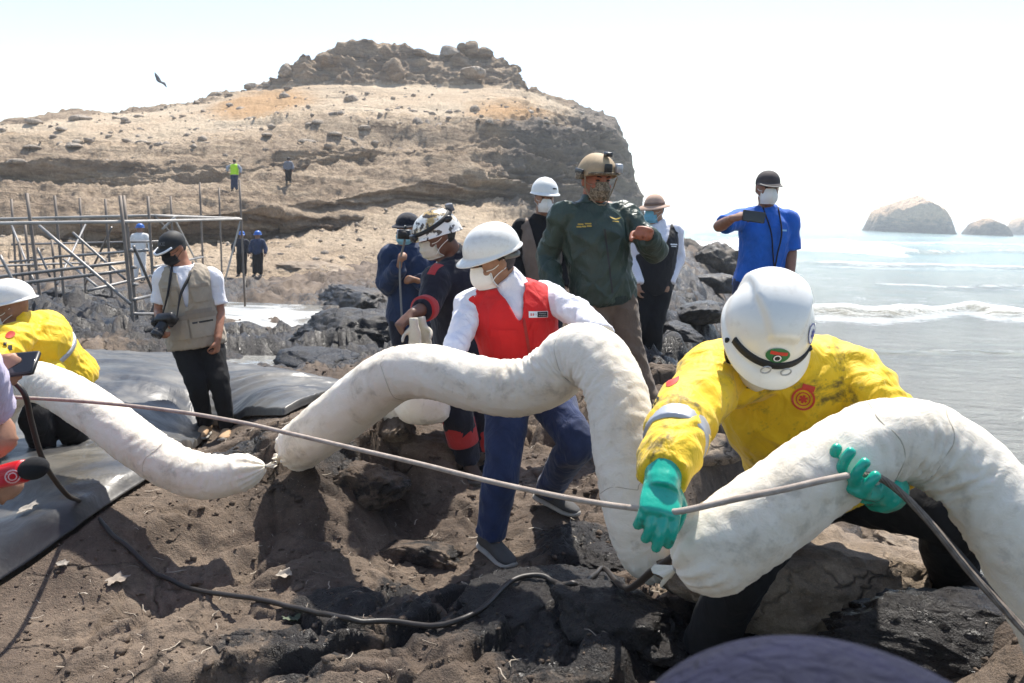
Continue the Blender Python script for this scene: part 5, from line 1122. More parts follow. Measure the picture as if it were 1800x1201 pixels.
def boom(label, keys, seed, tie0=True, tie1=True, seam=None, rings_at=()):
    K = np.array([tuple(at(*k[:3])) + (k[3],) for k in keys]); L = np.linalg.norm(np.diff(K[:, :3], axis=0), axis=1).sum(); m = int(L / .0092); n = 64
    Q = cat_rom(K, m); C = Q[:, :3]; R = Q[:, 3]; 
    for _ in range(3): C[1:-1] = C[1:-1] * .5 + .25 * (C[:-2] + C[2:])
    T, X, Y = frames(C); s = np.concatenate([[0], np.cumsum(np.linalg.norm(np.diff(C, axis=0), axis=1))]); L = s[-1]
    th = np.linspace(0, 2 * np.pi, n, endpoint=False); D = X[:, None] * np.cos(th)[None, :, None] + Y[:, None] * np.sin(th)[None, :, None]
    cv = np.gradient(T, axis=0) / np.maximum(np.gradient(s), 1e-6)[:, None]
    for _ in range(12): cv[1:-1] = cv[1:-1] * .5 + .25 * (cv[:-2] + cv[2:])
    inn = (D * cv[:, None]).sum(2)                         # >0 on the inside of a bend
    P0 = C[:, None] + D * R[:, None, None]; p = P0.reshape(-1, 3); sg = np.repeat(s[:, None], n, 1)
    ring = np.stack([sg / .036 + .5 * np.sin(th * 2 + seed)[None], np.cos(th)[None] * 1.1 + 0 * sg + seed, np.sin(th)[None] * 1.1 + 0 * sg], -1).reshape(-1, 3)
    pleat = fbm(ring, 2, kind='ridge').reshape(m, n)
    soft = fbm(p * np.array([5, 5, 5]) + seed, 3).reshape(m, n); diag = np.stack([sg * 7 + 1.2 * np.cos(th)[None], np.cos(th)[None] * 1.5 + sg * 3, np.sin(th)[None] * 1.5 + 0 * sg + seed], -1).reshape(-1, 3)
    long = fbm(diag * np.array([.5, 1.6, 1.6]), 3, kind='ridge').reshape(m, n)
    rr = R[:, None] * (1 + .045 * soft + .030 * long - .10 * np.clip(inn * .06, 0, .8)) + (.0050 + .014 * np.clip(inn * .22, 0, 1.0)) * pleat
    rr *= (1 + .012 * np.sin(s / .33 + seed))[:, None]
    for flag, dist in ((tie0, s), (tie1, L - s)):
        if not flag: continue
        k = np.clip(dist / .13, 0, 1); env = .10 + .90 * np.sqrt(np.clip(1 - (1 - k) ** 2.2, 0, 1)); pl = 1 + .16 * (1 - k)[:, None] * np.sin(th * 13 + seed + 2 * np.sin(3 * th))[None]
        rr = rr * env[:, None] * pl
    sag = np.clip(-D[..., 2], 0, 1) * .008
    V = C[:, None] + D * (rr + sag)[..., None]
    Fc = [tuple(f) for f in gridfaces(m, n, True)]; Fc = np.array(Fc)
    o = thing('absorbent_boom', label, 'boom', tuple(V.reshape(-1, 3).min(0) * [0, 0, 1] + C.mean(0) * [1, 1, 0]), 'white absorbent booms')
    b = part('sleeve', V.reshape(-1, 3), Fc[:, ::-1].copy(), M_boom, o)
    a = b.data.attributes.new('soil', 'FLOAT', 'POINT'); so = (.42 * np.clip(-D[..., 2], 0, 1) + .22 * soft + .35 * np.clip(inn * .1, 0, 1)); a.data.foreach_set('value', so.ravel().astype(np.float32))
    for flag, i, sg_ in ((tie0, 0, -1), (tie1, -1, 1)):
        if not flag: continue
        c = C[i]; t = T[i] * sg_; x = X[i]; y = Y[i]; r0 = R[i] * .10
        part('tie', *tube([(c + t * .004 + (x * math.cos(q) + y * math.sin(q)) * r0 * 1.25, .0028) for q in np.linspace(0, 2 * math.pi, 14)], 6, .005), M_solelight, o)
        k = 20; tq = np.linspace(0, 2 * np.pi, k, endpoint=False); W = []
        for f, q in ((0, .9), (.35, 1.5), (.7, 2.4), (1, 3.0)): W.append(c + t * f * .045 + (np.outer(np.cos(tq), x) + np.outer(np.sin(tq), y)) * (r0 * q * (1 + .3 * f * np.sin(tq * 5 + seed)))[:, None] + t * (f * .012 * np.sin(tq * 3))[:, None])
        W = np.concatenate(W); part('tuft', W, [tuple(f) for f in gridfaces(4, k, True)] + [tuple(range(k))], M_boom, o)
    for f in rings_at:
        i = int(f * m); loop = [V[min(m - 1, i + int(2 * math.sin(j * .35 + seed))), j] for j in range(0, n, 3)]; part('stitched_joint', *tube([(q, .0013) for q in loop + loop[:1]], 6, .01), plain('joint_thread', (.46, .40, .31), .9), o)
    if seam:
        i0, i1 = int(seam[0] * m), int(seam[1] * m); j = int(seam[2] / (2 * math.pi) * n) % n; idx = np.arange(i0, i1, 6); jj = (j + (2.2 * np.sin(idx * .05)).astype(int)) % n
        part('seam', *tube([(V[i, q] + D[i, q] * .001, .0028) for i, q in zip(idx, jj)], 6, .01), plain('seam_thread', (.20, .24, .17), .9), o)
    return o, V, D
boom('thick boom under the arm of the front worker, running out at the right', [(1190, 998, 1.86, .075), (1225, 982, 1.84, .091), (1290, 942, 1.81, .093), (1380, 876, 1.80, .091), (1465, 812, 1.81, .087), (1550, 770, 1.84, .085), (1630, 776, 1.86, .087), (1705, 828, 1.84, .089), (1765, 905, 1.80, .091), (1812, 985, 1.78, .091), (1862, 1085, 1.78, .091), (1920, 1200, 1.8, .09), (2000, 1290, 1.85, .09)], 1, True, True, rings_at=(.40, .50))
boom('long boom arched over the arms of the man in the red vest', [(497, 802, 4.15, .095), (535, 778, 4.08, .120), (620, 712, 3.82, .128), (690, 660, 3.56, .116), (755, 652, 3.40, .108), (835, 672, 3.30, .108), (905, 682, 3.24, .106), (965, 662, 3.18, .108), (1005, 625, 3.12, .110), (1046, 626, 3.02, .108), (1080, 680, 2.94, .108), (1096, 760, 2.88, .112), (1110, 850, 2.84, .112), (1128, 930, 2.84, .110), (1148, 992, 2.86, .09), (1160, 1012, 2.88, .06)], 2, True, True, seam=(.62, .93, 3.6), rings_at=(.22, .55, .8))
boom('boom sagging from the yellow worker at the left, its tied end in mid air', [(466, 820, 3.72, .045), (430, 828, 3.72, .078), (365, 838, 3.72, .096), (300, 818, 3.74, .100), (235, 775, 3.80, .104), (170, 725, 3.92, .104), (105, 685, 4.08, .100), (50, 668, 4.25, .096), (10, 690, 4.40, .096), (-10, 740, 4.5, .096), (-50, 820, 4.55, .096), (-150, 880, 4.6, .09)], 3, True, True, rings_at=(.3, .62))
boom('discoloured boom lying behind the arched one, between it and the rock', [(745, 705, 4.62, .05), (728, 700, 4.62, .10), (700, 712, 4.66, .115), (655, 742, 4.72, .115), (600, 770, 4.75, .11), (560, 785, 4.75, .09)], 5, True, True)
# white sack and glove on the rock
def sack():
    V, Fc = ICO[4]; P = V * np.array([.15, .12, .13]) * (1 + .16 * fbm(V * 1.6 + 3, 3) + .05 * fbm(V * 5, 3, kind='ridge'))[:, None]; P[:, 2] = np.maximum(P[:, 2], -.09); c = np.array(at(742, 712, 4.42)); solo('sack', P + c, Fc, M_boom, 'small white cloth sack on the rock beside the rescuer\'s leg', 'sack')
    S = Soup(); w = np.array(at(712, 706, 4.40)); hand(S, w, nrm(A3(0, -.2, 1)), A3(0, -1, 0), curl=(.3,) * 4, sc=1.1, fat=.003); V, Fc = remesh(S, .006, 2); solo('work_glove', V, Fc, M_yglove, 'yellow work glove showing under the arched boom', 'glove')
sack()

# ------------------------------------------------------------------ ropes and hose
def rope_mat(name, c0, c1, tw=60):
    s = NT(name); w = s.n('ShaderNodeTexWave'); s.l(s.mapv((1, 1, 1), (.5, .6, .4)), w.inputs[0]); w.inputs['Scale'].default_value = tw; w.inputs['Distortion'].default_value = 1.5
    s.set(s.mix(s.ramp(s.noise(40, 5), [(.35, 0), (.65, 1)]), c0, c1), .85); s.bump(w.outputs['Fac'], .5, .003); return s.m
M_rope = rope_mat('tan_rope', (.36, .29, .235), (.50, .42, .35), 160); M_hose = plain('black_hose', (.020, .016, .013), .5, bump=.1); M_ropedk = rope_mat('oily_rope', (.10, .078, .06), (.20, .16, .125))
def lay(pts, lift=.010):
    Q = cat_rom(np.array([tuple(p) for p in pts]), 160); g = np.array([surf(a, b) for a, b in Q[:, :2]]) + lift; Q[:, 2] = np.maximum(Q[:, 2], g); k = np.ones(5) / 5; Q[2:-2, 2] = np.convolve(Q[:, 2], k, 'valid'); return list(Q)
def strand(name, label, cat, pts, r, mat, step=.02):
    V, Fc = tube([(p, r) for p in pts], 10, step); return solo(name, V, Fc, mat, label, cat)
strand('rope', 'tan rope stretched low across the scene to the left green glove', 'rope', [at(*k) for k in [(-80, 690, 3.25), (0, 697, 3.15), (150, 706, 2.98), (300, 722, 2.80), (420, 742, 2.66), (500, 760, 2.56), (620, 788, 2.42), (740, 816, 2.27), (860, 846, 2.13), (980, 872, 1.98), (1060, 886, 1.89), (1120, 894, 1.81), (1160, 899, 1.735), (1200, 898, 1.705), (1300, 876, 1.67), (1380, 860, 1.655), (1440, 846, 1.655), (1490, 836, 1.68)]], .0072, M_rope)
strand('rope', 'muddy rope running from the right green glove down to the right corner', 'rope', [at(*k) for k in [(1495, 838, 1.70), (1540, 838, 1.72), (1585, 868, 1.73), (1640, 925, 1.70), (1700, 1000, 1.66), (1760, 1065, 1.62), (1830, 1140, 1.56), (1920, 1235, 1.5)]], .0080, M_ropedk)
strand('hose', 'black hose beside the muddy rope at the right corner', 'hose', [at(*k) for k in [(1545, 836, 1.78), (1600, 880, 1.78), (1690, 975, 1.76), (1740, 1035, 1.72), (1800, 1108, 1.66), (1890, 1215, 1.58)]], .0048, M_hose)
def gp(px, py, lift=.012):
    q = hit_ground(px, py, ground_h); return np.array([q[0], q[1], gz(q[0], q[1]) + lift])

# ------------------------------------------------------------------ black plastic sheet
def sheet():
    nu, nv = 220, 110; N_ = np.array([hit_ground(*k) for k in SHEET_NEAR]); F_ = np.array([hit_ground(*k) for k in SHEET_FAR])
    t = np.linspace(0, 1, nu); v = np.linspace(0, 1, nv); a = np.stack([np.interp(t, np.linspace(0, 1, len(N_)), N_[:, c]) for c in (0, 1)], 1); b = np.stack([np.interp(t, np.linspace(0, 1, len(F_)), F_[:, c]) for c in (0, 1)], 1)
    vv = v ** 1.3; XY = a[:, None] * (1 - vv)[None, :, None] + b[:, None] * vv[None, :, None]; x, y = XY.reshape(-1, 2).T
    p = np.stack([x, y, 0 * x], 1); w = p + .25 * np.stack([fbm(p * 1.2, 2), fbm(p * 1.2 + 7, 2), 0 * x], 1)
    q = np.stack([w[:, 0] * .8 + w[:, 1] * .35, (w[:, 1] - .35 * w[:, 0]) * 2.0, 0 * x], 1)
    h = .055 * fbm(q * .9, 2) + .026 * fbm(q * 1.7 + 4, 2, kind='ridge') + .012 * fbm(q * 4 + 2, 2, kind='ridge')
    edge = np.tile(np.minimum(sstep(0, .05, v), 1), nu); z = ground_base(x, y) + .012 + (h + .045) * (.12 + .88 * edge)
    s = NT('black_plastic_film'); n1 = s.noise(1.6, 6, .65, co=s.mapv((.6, 1.6, 1), (0, 0, .3)), dist=.6); s.set(s.mix(s.ramp(n1, [(.42, 0), (.72, 1)]), (.028, .028, .029), (.15, .138, .115)), s.ramp(s.noise(6, 4), [(.3, .34), (.7, .52)]), spec=.5); s.bump(s.math('ADD', s.noise(5, 4, .6, dist=.8), s.math('MULTIPLY', s.noise(22, 3), .15)), .2, .04)  # cream patches: sandy dust, and sky highlights put into the film colour
    o = solo('plastic_sheet', np.stack([x, y, z], 1), gridfaces(nu, nv), s.m, 'wrinkled black plastic sheet spread on the ground at the left', 'plastic sheet')
    m = o.modifiers.new('thickness', 'SOLIDIFY'); m.thickness = .004; m.offset = -1
sheet()

# ------------------------------------------------------------------ scaffold
M_steel = plain('galvanised_pipe', (.22, .21, .20), .5, metal=.5, var=.35, scale=3); M_rust = plain('weathered_pipe', (.19, .155, .125), .7, metal=.2, var=.3, scale=3); M_board = plain('pale_pipe', (.42, .39, .35), .6, var=.2, scale=2)
def scaffold():
    o = thing('scaffold', 'open steel pipe scaffold standing on the shore at the left', 'scaffold', tuple(np.array(at(200, 540, 13)) * [1, 1, 0] + [0, 0, -1]))
    def bar(nm, a, b, r=.025, m=M_steel, ext=0):
        p, q = np.array(at(*a)), np.array(at(*b)); p, q = (p, q) if not ext else (p, q + nrm(q - p) * ext); part(nm, *tube([(p, r), (q, r)], 10, .5), m, o)
    for a, b in [((47, 340, 12), (69, 512, 12)), ((96, 344, 15), (112, 514, 15)), ((211, 344, 11.4), (234, 566, 11.4)), ((217, 344, 11.8), (241, 560, 11.8)), ((260, 345, 14), (271, 532, 14)), ((351, 321, 20), (357, 470, 20)), ((421, 316, 19), (429, 502, 19)), ((33, 425, 16), (43, 512, 16)), ((44, 394, 16), (55, 512, 16)), ((91, 423, 17), (99, 515, 17)), ((-40, 340, 13), (-20, 525, 13)), ((-90, 344, 15), (-75, 515, 15)), ((20, 350, 18), (30, 508, 18)), ((140, 348, 18), (150, 505, 18)), ((185, 350, 16), (196, 510, 16)), ((300, 345, 19), (307, 500, 19)), ((385, 330, 22), (390, 480, 22))]: bar('pole', a, b, .025, M_rust, .5)
    for a, b in [((-90, 394, 10.6), (213, 390, 11.4)), ((213, 390, 11.4), (424, 385, 19)), ((-90, 387, 15), (271, 379, 14.2)), ((271, 379, 14.2), (424, 384, 19.1)), ((-90, 497, 11), (221, 461, 12)), ((-60, 510, 11.2), (221, 476, 12)), ((16, 461, 16), (101, 453, 16)), ((155, 511, 12.5), (269, 484, 14)), ((235, 552, 11.4), (269, 552, 12.4)), ((235, 527, 11.4), (269, 519, 12.4)), ((96, 452, 15), (260, 440, 14)), ((20, 430, 18), (300, 424, 19)), ((-60, 470, 14), (150, 462, 18)), ((271, 470, 14), (357, 452, 20))]: bar('rail', a, b, .024, M_board if a[1] < 400 else M_steel)
    for a, b in [((69, 397, 11.6), (229, 534, 11.2)), ((128, 409, 14), (221, 492, 14)), ((0, 449, 11), (27, 502, 11)), ((66, 436, 15), (88, 487, 15)), ((424, 385, 19), (395, 495, 19)), ((309, 380, 14.3), (285, 404, 14.2)), ((271, 380, 14.2), (300, 410, 15)), ((235, 433, 11.6), (269, 513, 12.4)), ((112, 456, 15), (172, 505, 14)), ((20, 395, 18), (62, 500, 16)), ((150, 395, 18), (100, 500, 15)), ((196, 400, 16), (150, 500, 18)), ((307, 385, 19), (350, 470, 20))]: bar('brace', a, b, .022, M_board if a[0] > 300 else M_steel)
    bar('ladder_rung', (235, 500, 11.4), (241, 500, 11.8)); bar('ladder_rung', (233, 470, 11.4), (239, 470, 11.8)); bar('ladder_rung', (229, 440, 11.4), (235, 440, 11.8))
scaffold()

# ------------------------------------------------------------------ distant people
_fd = []
def far_person(label, px, top, bot, d, shirt, legs, helmet=None, arms=((-.16, .30), (.18, .32)), yaw=0, vest=None, sex=0, vox=.028):
    _fd.append((label, d)); h = bot - top; J = {'head': (px, top + .075 * h, d), 'neck': (px, top + .16 * h, d), 'pelvis': (px, top + .50 * h, d), 'sA': (px - .11 * h, top + .20 * h, d), 'sB': (px + .11 * h, top + .20 * h, d),
        'eA': (px + arms[0][0] * h, top + arms[0][1] * h + .04 * h, d), 'eB': (px + arms[1][0] * h, top + arms[1][1] * h + .04 * h, d), 'wA': (px + arms[0][0] * h * .95, top + arms[0][1] * h + .17 * h, d - .1), 'wB': (px + arms[1][0] * h * .95, top + arms[1][1] * h + .17 * h, d - .1),
        'kA': (px - .06 * h, top + .73 * h, d - .03), 'kB': (px + .06 * h, top + .73 * h, d), 'aA': (px - .075 * h, bot - .05 * h, d), 'aB': (px + .07 * h, bot - .05 * h, d)}
    P = Person(label, J, yaw=yaw, tone=(.27, .14, .085), vox=vox, seed=int(px), group='distant people by the headland'); P.body({'A': dict(d=(0, -.2, -1), pn=(1, 0, 0)), 'B': dict(d=(0, -.2, -1), pn=(-1, 0, 0), thumb=-1)}, vox=.022)
    P.trousers(legs, .03, 0, amp=.006); P.top('jacket', shirt, .035, fold=0, amp=.008, vox=.025)
    if vest: P.top('vest', vest, .055, sleeve=0, hem=.0, neck=.97, vox=.025)
    P.shoes(M_leather, M_sole)
    if helmet: P.dome('helmet', helmet, brim=.012, visor=.03, n=36)
    else: P.hair()
_hb = bvh_of(HEAD_P, [tuple(f.vertices) for f in HEAD.data.polygons])
def hl_d(px, py):
    o_ = Vector((0, 0, CAMZ)); v = at(px, py, 1.0) - o_; h = _hb.ray_cast(o_, v.normalized(), 300); g = hit_ground(px, py, ground_h, 6, 60)
    d1 = (h[0] - o_).dot(_fw) if h[0] is not None else 1e9; d2 = float((np.array(g) - np.array(o_)) @ np.array(_fw)); return min(d1, d2) - .1
M_bluehat = plain('blue_helmet', (.02, .12, .45), .4); M_hiviz = cloth('lime_vest', (.45, .80, .02), .7, .1, .2); M_wover = cloth('white_overall', (.74, .72, .68), .9, .06, .4)
far_person('worker in white overall and blue helmet inside the scaffold', 246, 394, 494, hl_d(246, 495), M_wover, M_wover, M_bluehat, yaw=-60)
far_person('left one of the two dark clothed workers with blue helmets beyond the scaffold', 425, 408, 486, hl_d(425, 487), M_dknavy, M_black, M_bluehat, arms=((-.2, .28), (.17, .32)), yaw=20)
far_person('right one of the two dark clothed workers with blue helmets beyond the scaffold', 453, 408, 486, hl_d(453, 487), M_bjacket, M_black, M_bluehat, yaw=-40)
far_person('person in lime green safety vest on the headland ledge', 412, 280, 336, hl_d(412, 337), cloth('grey_shirt', (.30, .32, .36), .9, .1, .2), M_bjacket, None, arms=((-.22, .22), (.2, .26)), yaw=180, vest=M_hiviz)
far_person('person in grey shirt on the headland ledge', 507, 277, 321, hl_d(507, 322), cloth('slate_shirt', (.16, .17, .20), .9, .1, .2), M_black, None, yaw=180)

# ------------------------------------------------------------------ people at the picture's edge
# left: hand with the phone, lavender shirt
M_lav = cloth('lavender_shirt', (.52, .46, .62), .8, .06, .5)
P = Person('person in lavender shirt holding up a phone at the left edge', {'head': (-230, 430, 2.0), 'neck': (-225, 545, 2.02), 'pelvis': (-215, 950, 2.05), 'sA': (-350, 600, 2.05), 'eA': (-265, 735, 2.0), 'wA': (-85, 668, 1.94), 'sB': (-95, 590, 1.98), 'eB': (-55, 640, 1.80), 'wB': (-12, 722, 2.03), 'kA': (-260, 1240, 2.05), 'aA': (-260, 1490, 2.05), 'kB': (-160, 1240, 2.05), 'aB': (-160, 1490, 2.05)},
    yaw=150, pitch=8, tone=(.36, .19, .12), vox=.012, seed=21, front=(.3, 1, 0), group='people at the edge of the frame')
P.body({'A': dict(d=(.92, .12, .18), pn=(-.1, .95, -.2), thumb=1, curl=(.18, .22, .25, .3), sc=1.05), 'B': dict(d=(.35, -.1, -.9), pn=(-.8, .4, .1), thumb=-1, curl=(.6, .7, .7, .7))}); P.hair(low=-.08)
P.trousers(M_navy, vox=.016); P.top('shirt', M_lav, .022, hem=-.1, vox=.011, collar=.04, sleeve=.98); P.shoes(M_leather, M_sole)
def phone(label, c, X, Z, half=(.077, .037)):
    X = nrm(X); Z = np.asarray(Z, float); Z = nrm(Z - X * (Z @ X)); Y = np.cross(Z, X); c = np.asarray(c, float); o = thing('phone', label, 'phone', tuple(c))
    part('case', *boxm(c, X * half[0], Y * .0045, Z * half[1], .08), M_blackp, o); part('screen', *boxm(c - Y * .0048 * np.sign(Y @ A3(0, -1, 0)) * -1, X * half[0] * .96, Y * .0008, Z * half[1] * .92, .05), plain('dark_glass', (.012, .012, .014), .08, bump=0), o)
    l = part('lens_block', *boxm(c + X * half[0] * .78 + Z * half[1] * .55 + Y * .005, X * .010, Y * .002, Z * .010, .2), M_blackrub, o); part('lens', *ellipsoid(c + X * half[0] * .78 + Z * half[1] * .55 + Y * .0075, X * .005, Y * .001, Z * .005), plain('dark_glass', (.012, .012, .014), .08, bump=0), l)
phone('dark phone held sideways at the left edge', at(8, 643, 1.97), A3(.98, .10, .12), A3(0, .80, .62))
phone('black phone held up by the man in the blue shirt', at(1325, 381, 5.33), A3(1, .05, -.10), A3(.08, .1, 1))
# left: arm with the microphone, red sleeve
P = Person('reporter in red sleeve reaching a microphone in from the left edge', {'head': (-330, 560, 2.4), 'neck': (-325, 650, 2.42), 'pelvis': (-330, 960, 2.5), 'sA': (-440, 690, 2.5), 'eA': (-440, 860, 2.45), 'wA': (-400, 980, 2.35), 'sB': (-225, 690, 2.4), 'eB': (-170, 815, 2.24), 'wB': (-42, 838, 2.06), 'kA': (-370, 1210, 2.5), 'aA': (-370, 1430, 2.5), 'kB': (-290, 1210, 2.5), 'aB': (-290, 1430, 2.5)},
    yaw=120, pitch=5, tone=(.36, .19, .12), vox=.014, seed=22, front=(.8, .5, 0), group='people at the edge of the frame')
P.body({'A': dict(d=(.1, 0, -1), pn=(1, 0, 0)), 'B': dict(d=(.9, .0, .06), pn=(.1, .5, -.6), thumb=-1, curl=(.9, 1.0, 1.0, 1.0), th_curl=.8)}); P.hair(low=-.08)
P.trousers(M_black, vox=.018); P.top('jacket', M_redvest, .026, hem=-.1, vox=.013, collar=.04, sleeve={'A': 1.0, 'B': .96}); P.shoes(M_leather, M_sole)
def microphone():
    a, b = np.array(at(-30, 846, 2.05)), np.array(at(42, 828, 1.99)); d = nrm(b - a); o = thing('microphone', 'red handheld microphone with black foam ball at the left edge', 'microphone', tuple(a))
    mr = plain('red_gloss', (.55, .012, .02), .3); f = part('mic_flag', *tube([(a, .026), (a + d * .05, .029), (b - d * .004, .029), (b + d * .004, .022)], 20, .006), mr, o)
    part('grip', *tube([(a - d * .14, .014), (a - d * .02, .016), (a, .02)], 16), mr, o)
    V, Fc = ICO[4]; x = nrm(np.cross(d, A3(0, 0, 1))); z = np.cross(x, d); e = b + d * .036; part('foam_ball', e + np.outer(V[:, 0], d) * .046 + np.outer(V[:, 1], x) * .028 + np.outer(V[:, 2], z) * .028, Fc, plain('black_foam', (.008, .008, .009), .98, scale=200, bump=.5), o)
    fv = bvh_of(*tube([(a, .026), (a + d * .05, .029), (b - d * .004, .029), (b + d * .004, .022)], 20, .006)); c = np.array(at(22, 838, 2.0)); n = nrm(np.array(cam.location) - c)
    decal('round_logo', fv, c, n, z, [disc2(.017, r0=.014), disc2(.010, r0=.0075), star2(.015, arms=8, w=.10)], plain('pink_print', (.75, .45, .45), .5, bump=0), o, .0015)
microphone()
# bottom right: navy cap close to the lens
P = Person('navy blue rounded top of a person close to the lens at the bottom edge', {'head': (1448, 1566, .53), 'neck': (1428, 1760, .53), 'pelvis': (1420, 2980, .56), 'sA': (1000, 1900, .53), 'eA': (950, 2600, .53), 'wA': (1050, 3100, .60), 'sB': (1860, 1900, .53), 'eB': (1910, 2600, .53), 'wB': (1850, 3100, .60), 'kA': (1340, 3900, .58), 'aA': (1340, 4800, .58), 'kB': (1520, 3900, .58), 'aB': (1520, 4800, .58)},
    yaw=172, pitch=4, tone=(.33, .17, .1), vox=.015, seed=23, front=(0, 1, 0), group='people at the edge of the frame')
P.body({'A': dict(d=(0, .2, -1), pn=(1, 0, 0)), 'B': dict(d=(0, .2, -1), pn=(-1, 0, 0), thumb=-1)}); P.hair(low=-.08); P.trousers(M_navy, vox=.018); P.top('jacket', M_dknavy, .026, hem=-.1, vox=.016, collar=.04); P.shoes(M_leather, M_sole)
P.dome('cap', cloth('navy_cap_cloth', (.006, .007, .024), .95, .3, .6, sheen=0, scale=3), a=.150, b=.150, c=.112, zb=.045, brim=0, visor=.05, drop=.012)

# ------------------------------------------------------------------ cameras and small gear
def slr():
    o = thing('camera', 'black camera with long lens hanging from the photographer\'s neck', 'camera', tuple(at(288, 570, 6.12))); c = np.array(at(292, 562, 6.14)); X = nrm(A3(.95, -.2, .15)); L = nrm(A3(-.30, -.55, -.75)); Z = nrm(np.cross(X, L))
    part('camera_body', *boxm(c, X * .072, L * .035, Z * .052, .2), M_blackp, o); part('prism', *boxm(c + Z * .058, X * .03, L * .03, Z * .018, .3), M_blackp, o); part('grip', *boxm(c - X * .066 + L * .03, X * .018, L * .028, Z * .048, .4), M_blackrub, o)
    l = part('lens', *tube([(c + L * .03, .036), (c + L * .05, .040), (c + L * .10, .040), (c + L * .105, .043), (c + L * .15, .043), (c + L * .155, .040)], 20, .01), M_blackp, o); part('front_glass', *ellipsoid(c + L * .152, X * .034, Z * .034, L * .008), plain('dark_glass', (.012, .012, .014), .08, bump=0), l); part('lens_ring', *tube([(c + L * .118, .0445), (c + L * .128, .0445)], 20, .005), M_sole, l)
    P = PHOTOG; nk = P.J['neck']; sd = nrm(P.J['sB'] - P.J['sA'])
    for k, e in ((-1, c - X * .07 + Z * .03), (1, c + X * .07 + Z * .03)):
        part('neck_strap', *tube([(nk + sd * .07 * k - P.front * .02 + A3(0, 0, .03), .016), (nk + sd * .075 * k + P.front * .12 - A3(0, 0, .05), .022), (nk * .5 + e * .5 + P.front * .09 + sd * .02 * k, .018), (e, .006)], 8, .02, ell=.45), M_blackrub, o)
slr()
def video_rig():
    o = thing('video_camera', 'small video camera on a pole held by the man in the navy jacket', 'camera', tuple(at(704, 560, 6.05))); c = np.array(at(712, 412, 5.98))
    part('pole', *tube([(np.array(at(707, 575, 6.08)), .008), (np.array(at(703, 470, 6.05)), .008), (c - A3(0, 0, .04), .009)], 10), M_steel, o)
    part('camera_body', *boxm(c, A3(.045, 0, 0), A3(0, .06, 0), A3(0, 0, .035), .15), M_blackp, o); part('lens', *tube([(c + A3(0, -.05, 0), .026), (c + A3(0, -.10, 0), .028)], 16), M_blackrub, o); part('side_screen', *boxm(c + A3(-.05, -.01, .0), A3(.004, 0, 0), A3(0, .04, 0), A3(0, 0, .035), .1), M_silver, o); part('top_handle', *tube([(c + A3(0, -.04, .035), .006), (c + A3(0, -.03, .06), .006), (c + A3(0, .03, .06), .006), (c + A3(0, .04, .035), .006)], 8), M_blackp, o)
video_rig()
def held_gloves():
    for k, (px, py, dd) in enumerate(((728, 572, 4.20), (742, 570, 4.26))):
        S = Soup(); w = np.array(at(px, py, dd)); d = nrm(A3(.10 + .1 * k, -.1, -1)); hand(S, w, d, A3(-.3, -1, 0), thumb=1 - 2 * k, curl=(.15, .2, .1, .25), spread=.12, sc=.88, fat=.000); S.add(*tube([(w - d * .04, .025), (w - d * .02, .025), (w + d * .02, .026)], 14, ell=.6)); V, Fc = remesh(S, .0055, 1)
        solo('leather_glove', V, Fc, plain('cream_leather', (.52, .49, .40), .8), ('left' if k == 0 else 'right') + ' one of two cream gloves dangling from the rescuer\'s hand', 'glove', 'cream work gloves')
held_gloves()
def bird():
    c = np.array(at(280, 143, 60)); o = thing('bird', 'dark seabird gliding in the sky left of the headland', 'bird', tuple(c)); m = plain('dark_feather', (.10, .10, .11), .8)
    part('torso', *tube([(c + A3(-.28, .1, .16), .02), (c + A3(-.15, 0, .08), .07), (c, .10), (c + A3(.16, 0, -.10), .06), (c + A3(.30, 0, -.2), .02)], 12), m, o)
    for k in (-1, 1):
        a = A3(.35, -.5, .55) * .5 * k if k > 0 else A3(-.3, .4, .60); b = A3(.62, .3, -.32) if k > 0 else A3(-.10, .2, .62)
        tip = c + (A3(-.28, -.1, .62) if k < 0 else A3(.50, .1, -.42)); mid = c + (A3(-.16, -.05, .36) if k < 0 else A3(.30, .05, -.10)); w = A3(.10, .12, .04)
        V = np.array([c + w, c - w, mid + w * .9, mid - w * .9, tip + w * .15, tip - w * .15]); V = np.concatenate([V, V + A3(.008, -.02, .008)]); part('wing', V, [(0, 1, 3, 2), (2, 3, 5, 4), (6, 8, 9, 7), (8, 10, 11, 9), (0, 2, 8, 6), (2, 4, 10, 8), (1, 7, 9, 3), (3, 9, 11, 5), (4, 5, 11, 10), (0, 6, 7, 1)], m, o)
bird()

